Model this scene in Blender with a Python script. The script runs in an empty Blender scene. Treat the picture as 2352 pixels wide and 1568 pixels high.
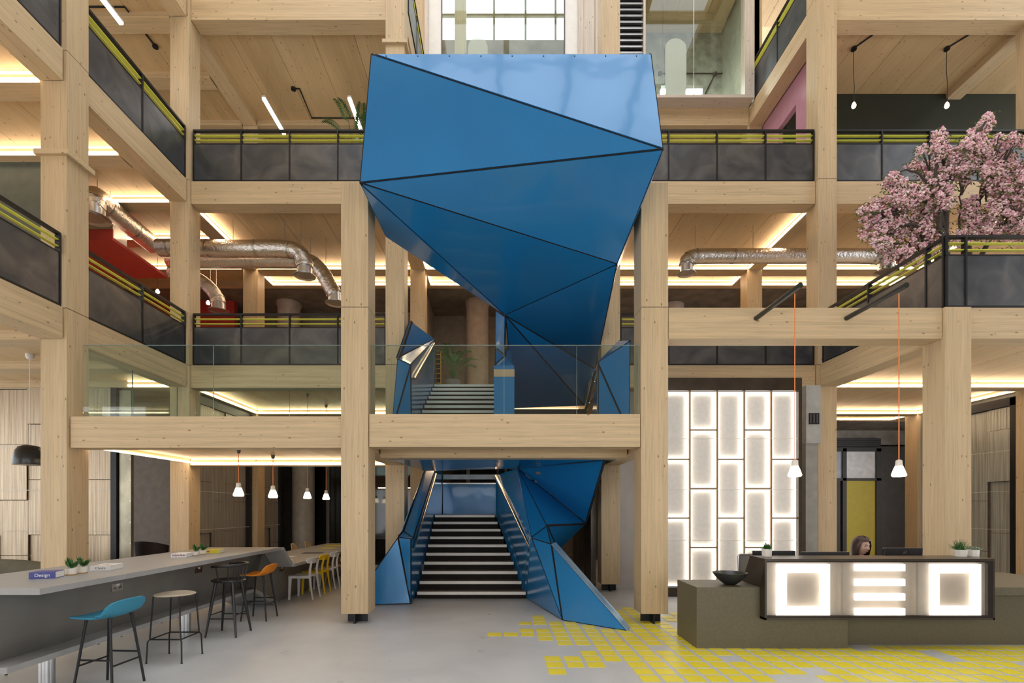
import bpy, bmesh, math, random
from mathutils import Vector, Matrix
random.seed(7)
R = math.radians
SC = bpy.context.scene
COL = SC.collection
# ------------------------------------------------------------------ camera, sky, exposure
F = 1120.0; CH = 1.70; VX, VY = 1150.0, 1170.0
cd = bpy.data.cameras.new('camera'); cam = bpy.data.objects.new('camera', cd); COL.objects.link(cam)
cam.location = (0, 0, CH); cam.rotation_euler = (R(90), 0, 0)
cd.sensor_fit = 'HORIZONTAL'; cd.sensor_width = 36.0; cd.lens = F * 36.0 / 2352
cd.shift_x = (1176 - VX) / 2352; cd.shift_y = (VY - 784) / 2352
cd.clip_start = 0.05; cd.clip_end = 200
SC.camera = cam
w = bpy.data.worlds.new('world'); SC.world = w; w.use_nodes = True
bg = w.node_tree.nodes['Background']
bg.inputs[0].default_value = (0.95, 0.975, 1.0, 1); bg.inputs[1].default_value = 3.4
SC.view_settings.view_transform = 'Standard'; SC.view_settings.look = 'None'
SC.view_settings.gamma = 1.0; SC.view_settings.use_curve_mapping = False
SC.view_settings.exposure = 0.0
SC.cycles.max_bounces = 7; SC.cycles.diffuse_bounces = 4; SC.cycles.glossy_bounces = 4
SC.cycles.transparent_max_bounces = 16; SC.cycles.sample_clamp_indirect = 6.0
SC.cycles.use_denoising = True; SC.cycles.caustics_reflective = False; SC.cycles.caustics_refractive = False

# ------------------------------------------------------------------ helpers
def P(px, py, d):
    "real point at depth d (metres in front of the camera) seen at that pixel of the photograph"
    return Vector(((px - VX) / F * d, d, CH + (VY - py) / F * d))
def PX(px, d): return (px - VX) / F * d
def PZ(py, d): return CH + (VY - py) / F * d

class MB:
    def __init__(s): s.v = []; s.f = []; s.sm = []
    def add(s, vs, fs, smooth=False):
        o = len(s.v); s.v += [tuple(p) for p in vs]
        s.f += [tuple(i + o for i in f) for f in fs]; s.sm += [smooth] * len(fs); return s
    def box(s, x0, x1, y0, y1, z0, z1):
        x0, x1 = sorted((x0, x1)); y0, y1 = sorted((y0, y1)); z0, z1 = sorted((z0, z1))
        return s.add([(x0,y0,z0),(x1,y0,z0),(x1,y1,z0),(x0,y1,z0),(x0,y0,z1),(x1,y0,z1),(x1,y1,z1),(x0,y1,z1)],
                     [(0,3,2,1),(4,5,6,7),(0,1,5,4),(1,2,6,5),(2,3,7,6),(3,0,4,7)])
    def hexa(s, p): # 8 points: bottom ring, top ring
        return s.add(p, [(0,3,2,1),(4,5,6,7),(0,1,5,4),(1,2,6,5),(2,3,7,6),(3,0,4,7)])
    def prism(s, poly, off):
        "polygon (3D points) extruded by vector off"
        n = len(poly); off = Vector(off)
        vs = [Vector(p) for p in poly] + [Vector(p) + off for p in poly]
        return s.add(vs, [tuple(range(n))[::-1], tuple(range(n, 2*n))] + [(i, (i+1) % n, n + (i+1) % n, n + i) for i in range(n)])
    def tube(s, pts, r, n=10, cap=True):
        pts = [Vector(p) for p in pts]; rs = r if isinstance(r, (list, tuple)) else [r] * len(pts)
        vs = []; fs = []; up = None
        for i, p in enumerate(pts):
            a = pts[max(i-1, 0)]; b = pts[min(i+1, len(pts)-1)]; t = (b - a)
            t = t.normalized() if t.length > 1e-9 else Vector((0,0,1))
            if up is None:
                up = Vector((0,0,1)) if abs(t.z) < .9 else Vector((1,0,0))
            x = t.cross(up)
            if x.length < 1e-6: x = t.orthogonal()
            x.normalize(); y = x.cross(t).normalized(); up = y
            for k in range(n):
                a_ = 2*math.pi*k/n; vs.append(p + (x*math.cos(a_) + y*math.sin(a_)) * rs[i])
        for i in range(len(pts)-1):
            for k in range(n):
                fs.append((i*n+k, i*n+(k+1) % n, (i+1)*n+(k+1) % n, (i+1)*n+k))
        if cap:
            fs.append(tuple(range(n))[::-1]); fs.append(tuple((len(pts)-1)*n+k for k in range(n)))
        return s.add(vs, fs, True)
    def lathe(s, prof, c=(0,0,0), n=24, axis='Z'):
        c = Vector(c); vs = []; fs = []; m = len(prof)
        for r, z in prof:
            for k in range(n):
                a = 2*math.pi*k/n
                vs.append(c + Vector((r*math.cos(a), r*math.sin(a), z)))
        for i in range(m-1):
            for k in range(n):
                fs.append((i*n+k, i*n+(k+1) % n, (i+1)*n+(k+1) % n, (i+1)*n+k))
        if prof[0][0] > 1e-6: fs.append(tuple(range(n))[::-1])
        if prof[-1][0] > 1e-6: fs.append(tuple((m-1)*n+k for k in range(n)))
        return s.add(vs, fs, True)
    def grid(s, fn, nu, nv, thick=None):
        vs = []; fs = []
        for i in range(nu+1):
            for j in range(nv+1): vs.append(Vector(fn(i/nu, j/nv)))
        for i in range(nu):
            for j in range(nv):
                a = i*(nv+1)+j; fs.append((a, a+1, a+nv+2, a+nv+1))
        return s.add(vs, fs, True)
    def mesh(s, name, mat, loc=(0,0,0)):
        me = bpy.data.meshes.new(name); l = Vector(loc)
        me.from_pydata([tuple(Vector(p) - l) for p in s.v], [], s.f)
        if mat: me.materials.append(mat)
        if any(s.sm): me.polygons.foreach_set('use_smooth', s.sm)
        bm = bmesh.new(); bm.from_mesh(me)
        bmesh.ops.recalc_face_normals(bm, faces=bm.faces); bm.to_mesh(me); bm.free()
        if any(s.sm):
            try: me.set_sharp_from_angle(angle=R(40))
            except Exception: pass
        me.update(); return me

def obj(name, mb, mat, parent=None, label=None, kind=None, bevel=0):
    "link one mesh object; with a parent the mesh is stored relative to the parent's place"
    base = Vector((0,0,0)); q = parent
    while q is not None: base = base + Vector(q.location); q = q.parent
    me = mb.mesh(name, mat, base)
    o = bpy.data.objects.new(name, me); COL.objects.link(o)
    if parent is not None: o.parent = parent
    if label: o['label'] = label
    if kind: o['kind'] = kind
    if bevel:
        b = o.modifiers.new('bevel', 'BEVEL'); b.width = bevel; b.segments = 2; b.limit_method = 'ANGLE'
    return o
def tag(o, label, cat, group=None):
    o['label'] = label; o['category'] = cat
    if group: o['group'] = group
    return o
def thing(name, label, cat, loc=(0,0,0), group=None, rz=0):
    o = bpy.data.objects.new(name, None); COL.objects.link(o); o.location = loc; o.rotation_euler = (0,0,rz)
    o.empty_display_size = .1
    return tag(o, label, cat, group)
def struct(name, mb, mat, parent=None):
    o = obj(name, mb, mat, parent)
    if parent is None: o['kind'] = 'structure'
    return o
def dup(o, loc, rz, label, group=None):
    def cp(a, par):
        c = a.copy(); COL.objects.link(c)
        if par is not None: c.parent = par
        for ch in a.children: cp(ch, c)
        return c
    r = cp(o, None); r.location = loc; r.rotation_euler = (0,0,rz); r['label'] = label
    if group: r['group'] = group
    return r
def place(o, loc, rz=0): o.location = loc; o.rotation_euler = (0,0,rz); return o

# ------------------------------------------------------------------ materials
def nt(name):
    m = bpy.data.materials.new(name); m.use_nodes = True
    t = m.node_tree; b = t.nodes['Principled BSDF']; return m, t, b
def N(t, kind, **kw):
    n = t.nodes.new(kind)
    for k, v in kw.items():
        if k.startswith('i_'): n.inputs[k[2:].replace('_', ' ')].default_value = v
        else: setattr(n, k, v)
    return n
def ramp(t, stops):
    r = t.nodes.new('ShaderNodeValToRGB'); e = r.color_ramp.elements
    while len(e) < len(stops): e.new(.5)
    for i, (p, c) in enumerate(stops): e[i].position = p; e[i].color = (*c, 1)
    return r
def mul(c, k): return tuple(min(1, x*k) for x in c)
def pm(name, col, rough=.5, metal=0.0, var=.12, scale=6.0, bump=0.0, coat=0.0, spec=.5, stretch=(1,1,1)):
    "plain procedural material: base colour with a soft noise variation"
    m, t, b = nt(name); L = t.links
    tc = N(t, 'ShaderNodeTexCoord'); mp = N(t, 'ShaderNodeMapping'); mp.inputs['Scale'].default_value = stretch
    L.new(tc.outputs['Object'], mp.inputs[0])
    nz = N(t, 'ShaderNodeTexNoise'); nz.inputs['Scale'].default_value = scale; nz.inputs['Detail'].default_value = 5
    L.new(mp.outputs[0], nz.inputs['Vector'])
    r = ramp(t, [(.3, mul(col, 1-var)), (.7, mul(col, 1+var))]); L.new(nz.outputs[0], r.inputs[0])
    L.new(r.outputs[0], b.inputs['Base Color'])
    b.inputs['Roughness'].default_value = rough; b.inputs['Metallic'].default_value = metal
    b.inputs['Coat Weight'].default_value = coat; b.inputs['Specular IOR Level'].default_value = spec
    if bump:
        bp = N(t, 'ShaderNodeBump'); bp.inputs['Strength'].default_value = bump; bp.inputs['Distance'].default_value = .01
        L.new(nz.outputs[0], bp.inputs['Height']); L.new(bp.outputs[0], b.inputs['Normal'])
    return m
def emis(name, col, s):
    m, t, b = nt(name); b.inputs['Base Color'].default_value = (*col, 1)
    b.inputs['Emission Color'].default_value = (*col, 1); b.inputs['Emission Strength'].default_value = s; return m
def wood(name, axis, c=(.60,.445,.26), lam='Z', dark=.74, knots=True, lamw=.042, rough=.5):
    m, t, b = nt(name); L = t.links
    tc = N(t, 'ShaderNodeTexCoord'); mp = N(t, 'ShaderNodeMapping')
    sc = {'X': (.55, 16, 16), 'Y': (16, .55, 16), 'Z': (16, 16, .55)}[axis]
    mp.inputs['Scale'].default_value = sc; L.new(tc.outputs['Object'], mp.inputs[0])
    n1 = N(t, 'ShaderNodeTexNoise'); n1.inputs['Scale'].default_value = 2.2; n1.inputs['Detail'].default_value = 7; n1.inputs['Roughness'].default_value = .65
    n1.inputs['Distortion'].default_value = .6
    L.new(mp.outputs[0], n1.inputs['Vector'])
    r1 = ramp(t, [(.25, mul(c, dark)), (.5, c), (.78, mul(c, 1.16))]); L.new(n1.outputs[0], r1.inputs[0])
    # lamella tone
    sx = N(t, 'ShaderNodeSeparateXYZ'); L.new(tc.outputs['Object'], sx.inputs[0])
    dv = N(t, 'ShaderNodeMath', operation='DIVIDE'); dv.inputs[1].default_value = lamw; L.new(sx.outputs[lam], dv.inputs[0])
    fl = N(t, 'ShaderNodeMath', operation='FLOOR'); L.new(dv.outputs[0], fl.inputs[0])
    wn = N(t, 'ShaderNodeTexWhiteNoise', noise_dimensions='1D'); L.new(fl.outputs[0], wn.inputs['W'])
    mr = N(t, 'ShaderNodeMapRange'); mr.inputs['To Min'].default_value = .93; mr.inputs['To Max'].default_value = 1.05; L.new(wn.outputs['Value'], mr.inputs[0])
    hs = N(t, 'ShaderNodeHueSaturation'); L.new(mr.outputs[0], hs.inputs['Value']); L.new(r1.outputs[0], hs.inputs['Color'])
    out = hs.outputs[0]
    if knots:
        mk = N(t, 'ShaderNodeMapping'); k2 = {'X': (4.5, 9, 9), 'Y': (9, 4.5, 9), 'Z': (9, 9, 4.5)}[axis]; mk.inputs['Scale'].default_value = k2
        L.new(tc.outputs['Object'], mk.inputs[0])
        vo = N(t, 'ShaderNodeTexVoronoi'); vo.inputs['Scale'].default_value = 1.0; L.new(mk.outputs[0], vo.inputs['Vector'])
        kr = ramp(t, [(.05, (1,1,1)), (.13, (0,0,0))]); L.new(vo.outputs['Distance'], kr.inputs[0])
        mx = N(t, 'ShaderNodeMix', data_type='RGBA'); L.new(kr.outputs[0], mx.inputs['Factor'])
        L.new(out, mx.inputs['A']); mx.inputs['B'].default_value = (c[0]*.42, c[1]*.33, c[2]*.25, 1)
        out = mx.outputs['Result']
    L.new(out, b.inputs['Base Color']); b.inputs['Roughness'].default_value = rough
    bp = N(t, 'ShaderNodeBump'); bp.inputs['Strength'].default_value = .08; bp.inputs['Distance'].default_value = .004
    L.new(n1.outputs[0], bp.inputs['Height']); L.new(bp.outputs[0], b.inputs['Normal'])
    return m
def steel_sheet(name):
    m, t, b = nt(name); L = t.links
    tc = N(t, 'ShaderNodeTexCoord')
    n1 = N(t, 'ShaderNodeTexNoise'); n1.inputs['Scale'].default_value = 1.7; n1.inputs['Detail'].default_value = 4; n1.inputs['Distortion'].default_value = 1.4
    L.new(tc.outputs['Object'], n1.inputs['Vector'])
    r = ramp(t, [(.3, (.085,.092,.105)), (.52, (.125,.13,.138)), (.75, (.18,.18,.18))]); L.new(n1.outputs[0], r.inputs[0])
    L.new(r.outputs[0], b.inputs['Base Color']); b.inputs['Metallic'].default_value = .75
    n2 = N(t, 'ShaderNodeTexNoise'); n2.inputs['Scale'].default_value = 5; L.new(tc.outputs['Object'], n2.inputs['Vector'])
    r2 = N(t, 'ShaderNodeMapRange'); r2.inputs['To Min'].default_value = .25; r2.inputs['To Max'].default_value = .5; L.new(n2.outputs[0], r2.inputs[0])
    L.new(r2.outputs[0], b.inputs['Roughness']); return m
def glass(name, tint=(.90,.96,.94), k=1.0):
    m = bpy.data.materials.new(name); m.use_nodes = True; t = m.node_tree; t.nodes.clear(); L = t.links
    o = N(t, 'ShaderNodeOutputMaterial'); tr = N(t, 'ShaderNodeBsdfTransparent'); gl = N(t, 'ShaderNodeBsdfGlossy')
    tr.inputs[0].default_value = (*tint, 1); gl.inputs['Roughness'].default_value = .01
    fr = N(t, 'ShaderNodeFresnel'); ge = N(t, 'ShaderNodeNewGeometry'); io = N(t, 'ShaderNodeMapRange'); io.inputs['To Min'].default_value = 1.45; io.inputs['To Max'].default_value = 1/1.45
    L.new(ge.outputs['Backfacing'], io.inputs[0]); L.new(io.outputs[0], fr.inputs['IOR'])
    ml = N(t, 'ShaderNodeMath', operation='MULTIPLY'); ml.inputs[1].default_value = k; L.new(fr.outputs[0], ml.inputs[0])
    mx = N(t, 'ShaderNodeMixShader'); L.new(ml.outputs[0], mx.inputs[0]); L.new(tr.outputs[0], mx.inputs[1]); L.new(gl.outputs[0], mx.inputs[2])
    L.new(mx.outputs[0], o.inputs[0]); return m
def mesh_metal(name, c1, c2, alpha=.85):
    "corrugated perforated sheet: vertical shimmer put into the colour, rows of dots"
    m, t, b = nt(name); L = t.links
    tc = N(t, 'ShaderNodeTexCoord'); mp = N(t, 'ShaderNodeMapping'); mp.inputs['Scale'].default_value = (22, 22, .6)
    L.new(tc.outputs['Object'], mp.inputs[0])
    n1 = N(t, 'ShaderNodeTexNoise'); n1.inputs['Scale'].default_value = 1.2; n1.inputs['Detail'].default_value = 4; L.new(mp.outputs[0], n1.inputs['Vector'])
    mp2 = N(t, 'ShaderNodeMapping'); mp2.inputs['Scale'].default_value = (70, 70, 55); L.new(tc.outputs['Object'], mp2.inputs[0])
    vo = N(t, 'ShaderNodeTexVoronoi'); vo.inputs['Randomness'].default_value = .25; vo.inputs['Scale'].default_value = 1; L.new(mp2.outputs[0], vo.inputs['Vector'])
    ad = N(t, 'ShaderNodeMath', operation='MULTIPLY_ADD'); ad.inputs[1].default_value = .35; L.new(vo.outputs['Distance'], ad.inputs[0]); L.new(n1.outputs[0], ad.inputs[2])
    r = ramp(t, [(.42, c1), (.85, c2)]); L.new(ad.outputs[0], r.inputs[0]); L.new(r.outputs[0], b.inputs['Base Color'])
    b.inputs['Metallic'].default_value = .35; b.inputs['Roughness'].default_value = .4
    bp = N(t, 'ShaderNodeBump'); bp.inputs['Strength'].default_value = .5; bp.inputs['Distance'].default_value = .02
    L.new(n1.outputs[0], bp.inputs['Height']); L.new(bp.outputs[0], b.inputs['Normal']); return m
def foil(name):
    m, t, b = nt(name); L = t.links
    tc = N(t, 'ShaderNodeTexCoord'); n1 = N(t, 'ShaderNodeTexNoise'); n1.inputs['Scale'].default_value = 22; n1.inputs['Detail'].default_value = 6
    L.new(tc.outputs['Object'], n1.inputs['Vector'])
    b.inputs['Base Color'].default_value = (.72,.70,.68,1); b.inputs['Metallic'].default_value = 1; b.inputs['Roughness'].default_value = .24
    bp = N(t, 'ShaderNodeBump'); bp.inputs['Strength'].default_value = .55; bp.inputs['Distance'].default_value = .03
    L.new(n1.outputs[0], bp.inputs['Height']); L.new(bp.outputs[0], b.inputs['Normal']); return m
def blue_mat():
    m, t, b = nt('blue_panel'); L = t.links
    tc = N(t, 'ShaderNodeTexCoord'); n1 = N(t, 'ShaderNodeTexNoise'); n1.inputs['Scale'].default_value = .7; n1.inputs['Detail'].default_value = 3
    L.new(tc.outputs['Object'], n1.inputs['Vector'])
    r = ramp(t, [(.3, (.012,.18,.45)), (.7, (.015,.205,.49))]); L.new(n1.outputs[0], r.inputs[0]); L.new(r.outputs[0], b.inputs['Base Color'])
    b.inputs['Metallic'].default_value = .12; b.inputs['Roughness'].default_value = .2; b.inputs['Coat Weight'].default_value = .45; b.inputs['Coat Roughness'].default_value = .06
    n2 = N(t, 'ShaderNodeTexNoise'); n2.inputs['Scale'].default_value = 1.6; L.new(tc.outputs['Object'], n2.inputs['Vector'])
    bp = N(t, 'ShaderNodeBump'); bp.inputs['Strength'].default_value = .12; bp.inputs['Distance'].default_value = .05
    L.new(n2.outputs[0], bp.inputs['Height']); L.new(bp.outputs[0], b.inputs['Normal']); L.new(bp.outputs[0], b.inputs['Coat Normal']); return m
def island_col(name, stops, rough=.6, trans=0.0):
    m, t, b = nt(name); g = N(t, 'ShaderNodeNewGeometry'); r = ramp(t, stops)
    t.links.new(g.outputs['Random Per Island'], r.inputs[0]); t.links.new(r.outputs[0], b.inputs['Base Color'])
    b.inputs['Roughness'].default_value = rough; return m
WX = wood('timber_grain_across', 'X', lam='Z'); WY = wood('timber_grain_deep', 'Y', lam='Z'); WZ = wood('timber_grain_upright', 'Z', lam='X', lamw=.13)
CLT = wood('timber_ceiling', 'Y', c=(.61,.43,.225), lam='X', lamw=.2, dark=.86)
M_floor = None
BLACK = pm('black_steel', (.018,.018,.020), .42, .4); DARK = pm('dark_backing', (.008,.008,.009), .8)
STEEL = steel_sheet('blackened_sheet'); LIME = pm('lime_slat', (.62,.65,.075), .4, 0, .05)
BLUE = blue_mat(); GLASS = glass('clear_glass'); GEDGE = pm('glass_edge', (.27,.36,.33), .2)
CHROME = pm('polished_steel', (.75,.72,.66), .16, 1, .03); FOIL = foil('duct_foil'); ALU = pm('aluminium', (.62,.62,.62), .3, 1, .05)
LED = emis("led_strip_glow", (1.0,.78,.54), 19.0); CEIL_GLOW = emis("ceiling_wash_glow", (1.0,.80,.58), 3.4); COLD = emis('linear_lamp_glow', (1.0,.97,.92), 22.0)
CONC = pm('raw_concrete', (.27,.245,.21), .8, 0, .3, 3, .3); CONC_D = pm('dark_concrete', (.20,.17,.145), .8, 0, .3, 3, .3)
GREYTOP = pm('grey_tabletop', (.315,.312,.305), .38, 0, .06, 5); GREYSIDE = pm('grey_fascia', (.19,.18,.165), .36, .35, .12, 2)
TAUPE = pm('taupe_paint', (.34,.285,.24), .6); DGREY = pm('dark_grey_panel', (.075,.066,.06), .5)
WHITE = pm('white_paint', (.78,.76,.72), .5, 0, .03); CREAM = pm('cream_ceramic', (.75,.70,.62), .5, 0, .05)
STONE = pm('olive_stone', (.118,.100,.060), .5, 0, .10, 38)
BRONZE = pm('bronze_sheet', (.085,.07,.056), .3, .7, .2, 3)
# ------------------------------------------------------------------ levels and grid
L = [0.0, 4.715, 8.56, 12.40]
XL, XR = -6.48, 6.58          # faces of the wing columns towards the hall
CW = .39
YF, YB, YR = 7.26, 10.12, 13.0   # column rows: front, back, rear
def floor_mat():
    m, t, b = nt('polished_concrete_floor'); K = t.links
    tc = N(t, 'ShaderNodeTexCoord'); n1 = N(t, 'ShaderNodeTexNoise'); n1.inputs['Scale'].default_value = .9; n1.inputs['Detail'].default_value = 7; n1.inputs['Distortion'].default_value = .8
    K.new(tc.outputs['Object'], n1.inputs['Vector'])
    r = ramp(t, [(.3, (.49,.50,.505)), (.55, (.55,.56,.565)), (.75, (.60,.61,.615))]); K.new(n1.outputs[0], r.inputs[0]); K.new(r.outputs[0], b.inputs['Base Color'])
    n2 = N(t, 'ShaderNodeTexNoise'); n2.inputs['Scale'].default_value = 3; K.new(tc.outputs['Object'], n2.inputs['Vector'])
    q = N(t, 'ShaderNodeMapRange'); q.inputs['To Min'].default_value = .22; q.inputs['To Max'].default_value = .42; K.new(n2.outputs[0], q.inputs[0]); K.new(q.outputs[0], b.inputs['Roughness'])
    return m
floor = struct('floor', MB().box(-14.3, 14.8, -5.2, 16.9, -.2, 0), floor_mat())
YEL = pm('yellow_floor_tile', (.78,.66,.035), .3, 0, .06, 3)
rows = {0:[9],1:[8,9],2:[8,9,12],3:[2,8,9,11,12],4:[2,8,9,11],5:[1,2,3,4,8,9,10],6:[3,4,5,8,9,10],7:list(range(1,11)),
 8:list(range(-1,11)),9:list(range(2,12)),10:list(range(3,12)),11:[5,6,7]+list(range(9,19))+list(range(20,29)),
 12:list(range(4,22))+list(range(23,30)),13:list(range(2,11))+list(range(12,22))+list(range(23,29)),14:[2,3,4]+list(range(6,25))+[26,27],
 15:[2]+list(range(6,14))+list(range(15,27)),16:list(range(6,12))+list(range(14,26))}
tile_me = MB().box(0, .182, -.176, 0, 0, .003).mesh('tile', YEL)
for k, js in rows.items():
    for j in js:
        o = bpy.data.objects.new('tile', tile_me); COL.objects.link(o); o.parent = floor
        o.location = (.0473 + .2263*j, 8.47 - .2173*k, 0.0005)

# ------------------------------------------------------------------ outer walls, roof with skylight
def glazed_side(name, x0, x1, solid=-5.2):  # unseen side walls, opened so daylight floods the wings
    m = MB().box(x0, x1, -5.2, max(solid, -5.1), 0, 17).box(x0, x1, -5.2, 16.9, 17.0, 18).box(x0, x1, 12.2, 16.9, 0, 17)
    for z in (0, 4.25, 8.1, 11.95): m.box(x0, x1, -5.2, 12.2, z, z+(.75 if z else .3))
    for k in range(7): m.box(x0, x1, -5.2+2.9*k-.1, -5.2+2.9*k+.1, 0, 17)
    struct(name, m, TAUPE)
glazed_side('wall_left', -14.3, -14); glazed_side('wall_right', 14.5, 14.8, 2.5)  # right wall solid in front to darken reflections in the terrace railing
struct('wall_back', MB().box(-14.3, 14.8, 16.6, 16.9, 0, 12.2), DGREY)
wf = MB()
wf.box(-14.3, 14.8, -5.2, -4.9, 5.2, 18); wf.box(-14.3, -9, -5.2, -4.9, 0, 5.2); wf.box(9, 14.8, -5.2, -4.9, 0, 5.2)
wf.box(-4.2, -.2, -5.2, -4.9, 0, 2.7)  # unseen centre closed to darken reflections in the stairs' back wall
for x in (-6, 4.0, 6.5): wf.box(x-.2, x+.2, -5.2, -4.9, 0, 5.2)
struct('wall_front', wf, wood('front_boarding', 'X', c=(.36,.26,.16), knots=False))
rf = MB()
rf.box(-14.3, -6.4, -5.2, 16.9, 17.6, 17.9); rf.box(6.6, 14.8, -5.2, 16.9, 17.6, 17.9); rf.box(-6.4, 6.6, -5.2, -1.0, 17.6, 17.9); rf.box(-6.4, 6.6, 12.2, 14.8, 17.6, 17.9)
struct('ceiling_roof', rf, CLT)
sk = MB()
for x in (-4.2, -2.0, .2, 2.4, 4.6): sk.box(x-.09, x+.09, -1, 12.2, 17.45, 17.8)
for y in (1.6, 4.2, 6.9, 9.6): sk.box(-6.4, 6.6, y-.07, y+.07, 17.5, 17.8)
struct('ceiling_skylight', sk, WX)

# ------------------------------------------------------------------ floors and timber ceilings of the galleries
def panels(ceil, x0, x1, y0, y1, z0, z1, wdt=.95, mat=None):
    n = max(1, round((x1-x0)/wdt)); s = (x1-x0)/n
    for i in range(n):
        obj('panel', MB().box(x0+i*s+.004, x0+(i+1)*s-.004, y0, y1, z0, z1), mat or CLT, ceil)
def ceiling(n, rects, z, beams):
    root = bpy.data.objects.new('ceiling_%d' % n, None); COL.objects.link(root); root['kind'] = 'structure'
    for (x0, x1, y0, y1) in rects: panels(root, x0, x1, y0, y1, z-.33, z-.15)
    for (x0, x1, y0, y1) in beams: obj('beam', MB().box(x0, x1, y0, y1, z-.47, z-.325), WX if x1-x0 > y1-y0 else WY, root)
    return root
OAKF = wood('bounce_floor_boards', 'Y', c=(.74,.66,.54), lam='X', lamw=.18, knots=False)  # unseen floors made pale to bounce light up to the ceilings
def slab(n, rects, z):
    m = MB()
    for (x0, x1, y0, y1) in rects: m.box(x0, x1, y0, y1, z-.15, z)
    struct('floor_%d' % n, m, OAKF)
XC0, XC1 = -2.39, 2.09
LW = (-14, -6.87, 2.0, 13.9)
r1 = [LW, (-6.87, XC0+.4, 10.52, 13.9), (XC0+.4, XC1, 12.1, 13.9), (XC1, 6.97, 10.52, 13.9), (6.97, 14.5, 7.58, 13.9)]
r2 = [LW, (-6.87, XC0+.4, 10.52, 13.9), (XC0+.4, XC1, 12.25, 13.9), (XC1, 6.97, 10.52, 13.9), (6.97, 14.5, 10.52, 13.9)]
r3 = [LW, (-6.87, XC0+.1, 10.52, 13.9), (XC0+.1, 6.97, 13.36, 13.9), (6.97, 14.5, 10.52, 13.9)]
def cross(front=True):
    b = []
    for y in ((7.3, 8.8, 10.15, 11.55) if front else (10.15, 11.55)): b.append((-14, -6.9, y, y+.34))
    return b
deep = [(-6.86, -6.50, 10.53, 12.98), (-6.86, -6.50, 13.4, 13.9), (6.6, 6.96, 10.53, 12.98), (6.6, 6.96, 13.4, 13.9), (11.12, 11.47, 10.53, 12.98), (11.12, 11.47, 13.4, 13.9)]
mid = [(-2.37, -2.0, 10.53, 12.98), (-2.37, -2.0, 13.4, 13.9), (2.1, 2.46, 10.53, 12.98), (2.1, 2.46, 13.4, 13.9)]
rear = [(-14, -6.9, 12.98, 13.36), (-6.47, -2.4, 12.98, 13.36), (-1.98, 2.08, 12.98, 13.36), (2.5, 6.57, 12.98, 13.36), (6.98, 11.1, 12.98, 13.36), (11.5, 14.4, 12.98, 13.36)]
edge = [(-14, 14.4, 13.9, 14.1)]
ceiling(1, r1, L[1], cross() + deep + mid + rear + edge + [(6.98, 14.4, 10.15, 10.5)])
ceiling(2, r2, L[2], cross() + deep + mid + rear + edge)
ceiling(3, r3, L[3], cross() + [d for d in deep if d[0] < 6] + [(-14, -6.9, 12.98, 13.36), (-6.47, -2.4, 12.98, 13.36), (6.98, 11.1, 12.98, 13.36)] + [(11.12, 11.47, 10.53, 12.98)] + edge)
for i, r in ((1, r1), (2, r2), (3, r3)): slab(i, r + [(-14, 14.5, 13.9, 16.6)], L[i])
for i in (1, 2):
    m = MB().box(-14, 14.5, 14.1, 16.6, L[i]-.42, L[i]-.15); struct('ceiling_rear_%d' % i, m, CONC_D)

# ------------------------------------------------------------------ timber columns
def base_plates(root, x, y):
    cx, cy = x+CW/2, y+CW/2
    obj('base_plate', MB().box(cx-.15, cx+.15, cy-.012, cy+.012, 0, .15), BLACK, root)
    obj('base_plate', MB().box(cx-.012, cx+.012, cy-.19, cy+.19, 0, .15), BLACK, root)
def column(x, y, top, label, collars=(), foot=True, w=CW):
    r = thing('timber_column', label, 'column', (x+w/2, y+w/2, 0))
    cuts = [.145 if foot else 0] + [z for z in (L[1]-.004, L[2]-.004, L[3]-.004) if z < top-.3] + [top]
    for a, b in zip(cuts, cuts[1:]): obj('post', MB().box(x, x+w, y, y+w, a+.004, b-.004), WZ, r, bevel=.004)
    for z in cuts[1:-1]: obj('joint', MB().box(x+.006, x+w-.006, y+.006, y+w-.006, z-.005, z+.005), DARK, r)
    if foot: base_plates(r, x, y)
    for z in collars:
        obj('collar', MB().box(x-.06, x+w+.06, y-.05, y+w+.05, z, z+.075), WX, r)
    return r
H = 16.9
column(-6.87, YF+.02, H, 'big square timber column at far left with a thin timber collar', (6.98,))
column(-6.87, YB+.01, H, 'timber column in the left corner where the two left galleries meet')
column(-2.375, YF-.01, 6.57, 'free-standing timber column left of the blue stairs, black steel foot', w=.405)
column(2.09, YF-.01, 6.57, 'free-standing timber column right of the blue stairs beside reception desk', w=.4)
column(XC0, YB, H, 'timber column behind the blue stairs on the left, collar near the top', (11.35,))
column(XC1, YB, H, 'timber column behind the blue stairs on the right, in front of the white wall')
column(XR, YB-.01, H, 'timber column in the right corner beside the glowing wall of panels')
column(XR, YF-.04, L[1]-.01, 'timber column carrying the right terrace corner under the blossom tree')
column(-6.87, YR, H, 'rear timber column seen behind the left back gallery')
column(XC0-.02, YR, H, 'rear timber column half hidden behind the left side of the stairs')
column(XC1, YR, H, 'rear timber column hidden behind the right side of the stairs')
column(XR, YR, H, 'rear timber column seen under the silver duct on the right back gallery')
column(11.1, YR, H, 'rear timber column beside the dark panel right of the yellow door')
column(11.1, YB, H, 'timber column cut by the right edge of the picture, beside the tall mesh wall')
column(-11.5, YR, H, 'rear timber column hidden behind the big left column')

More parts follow.
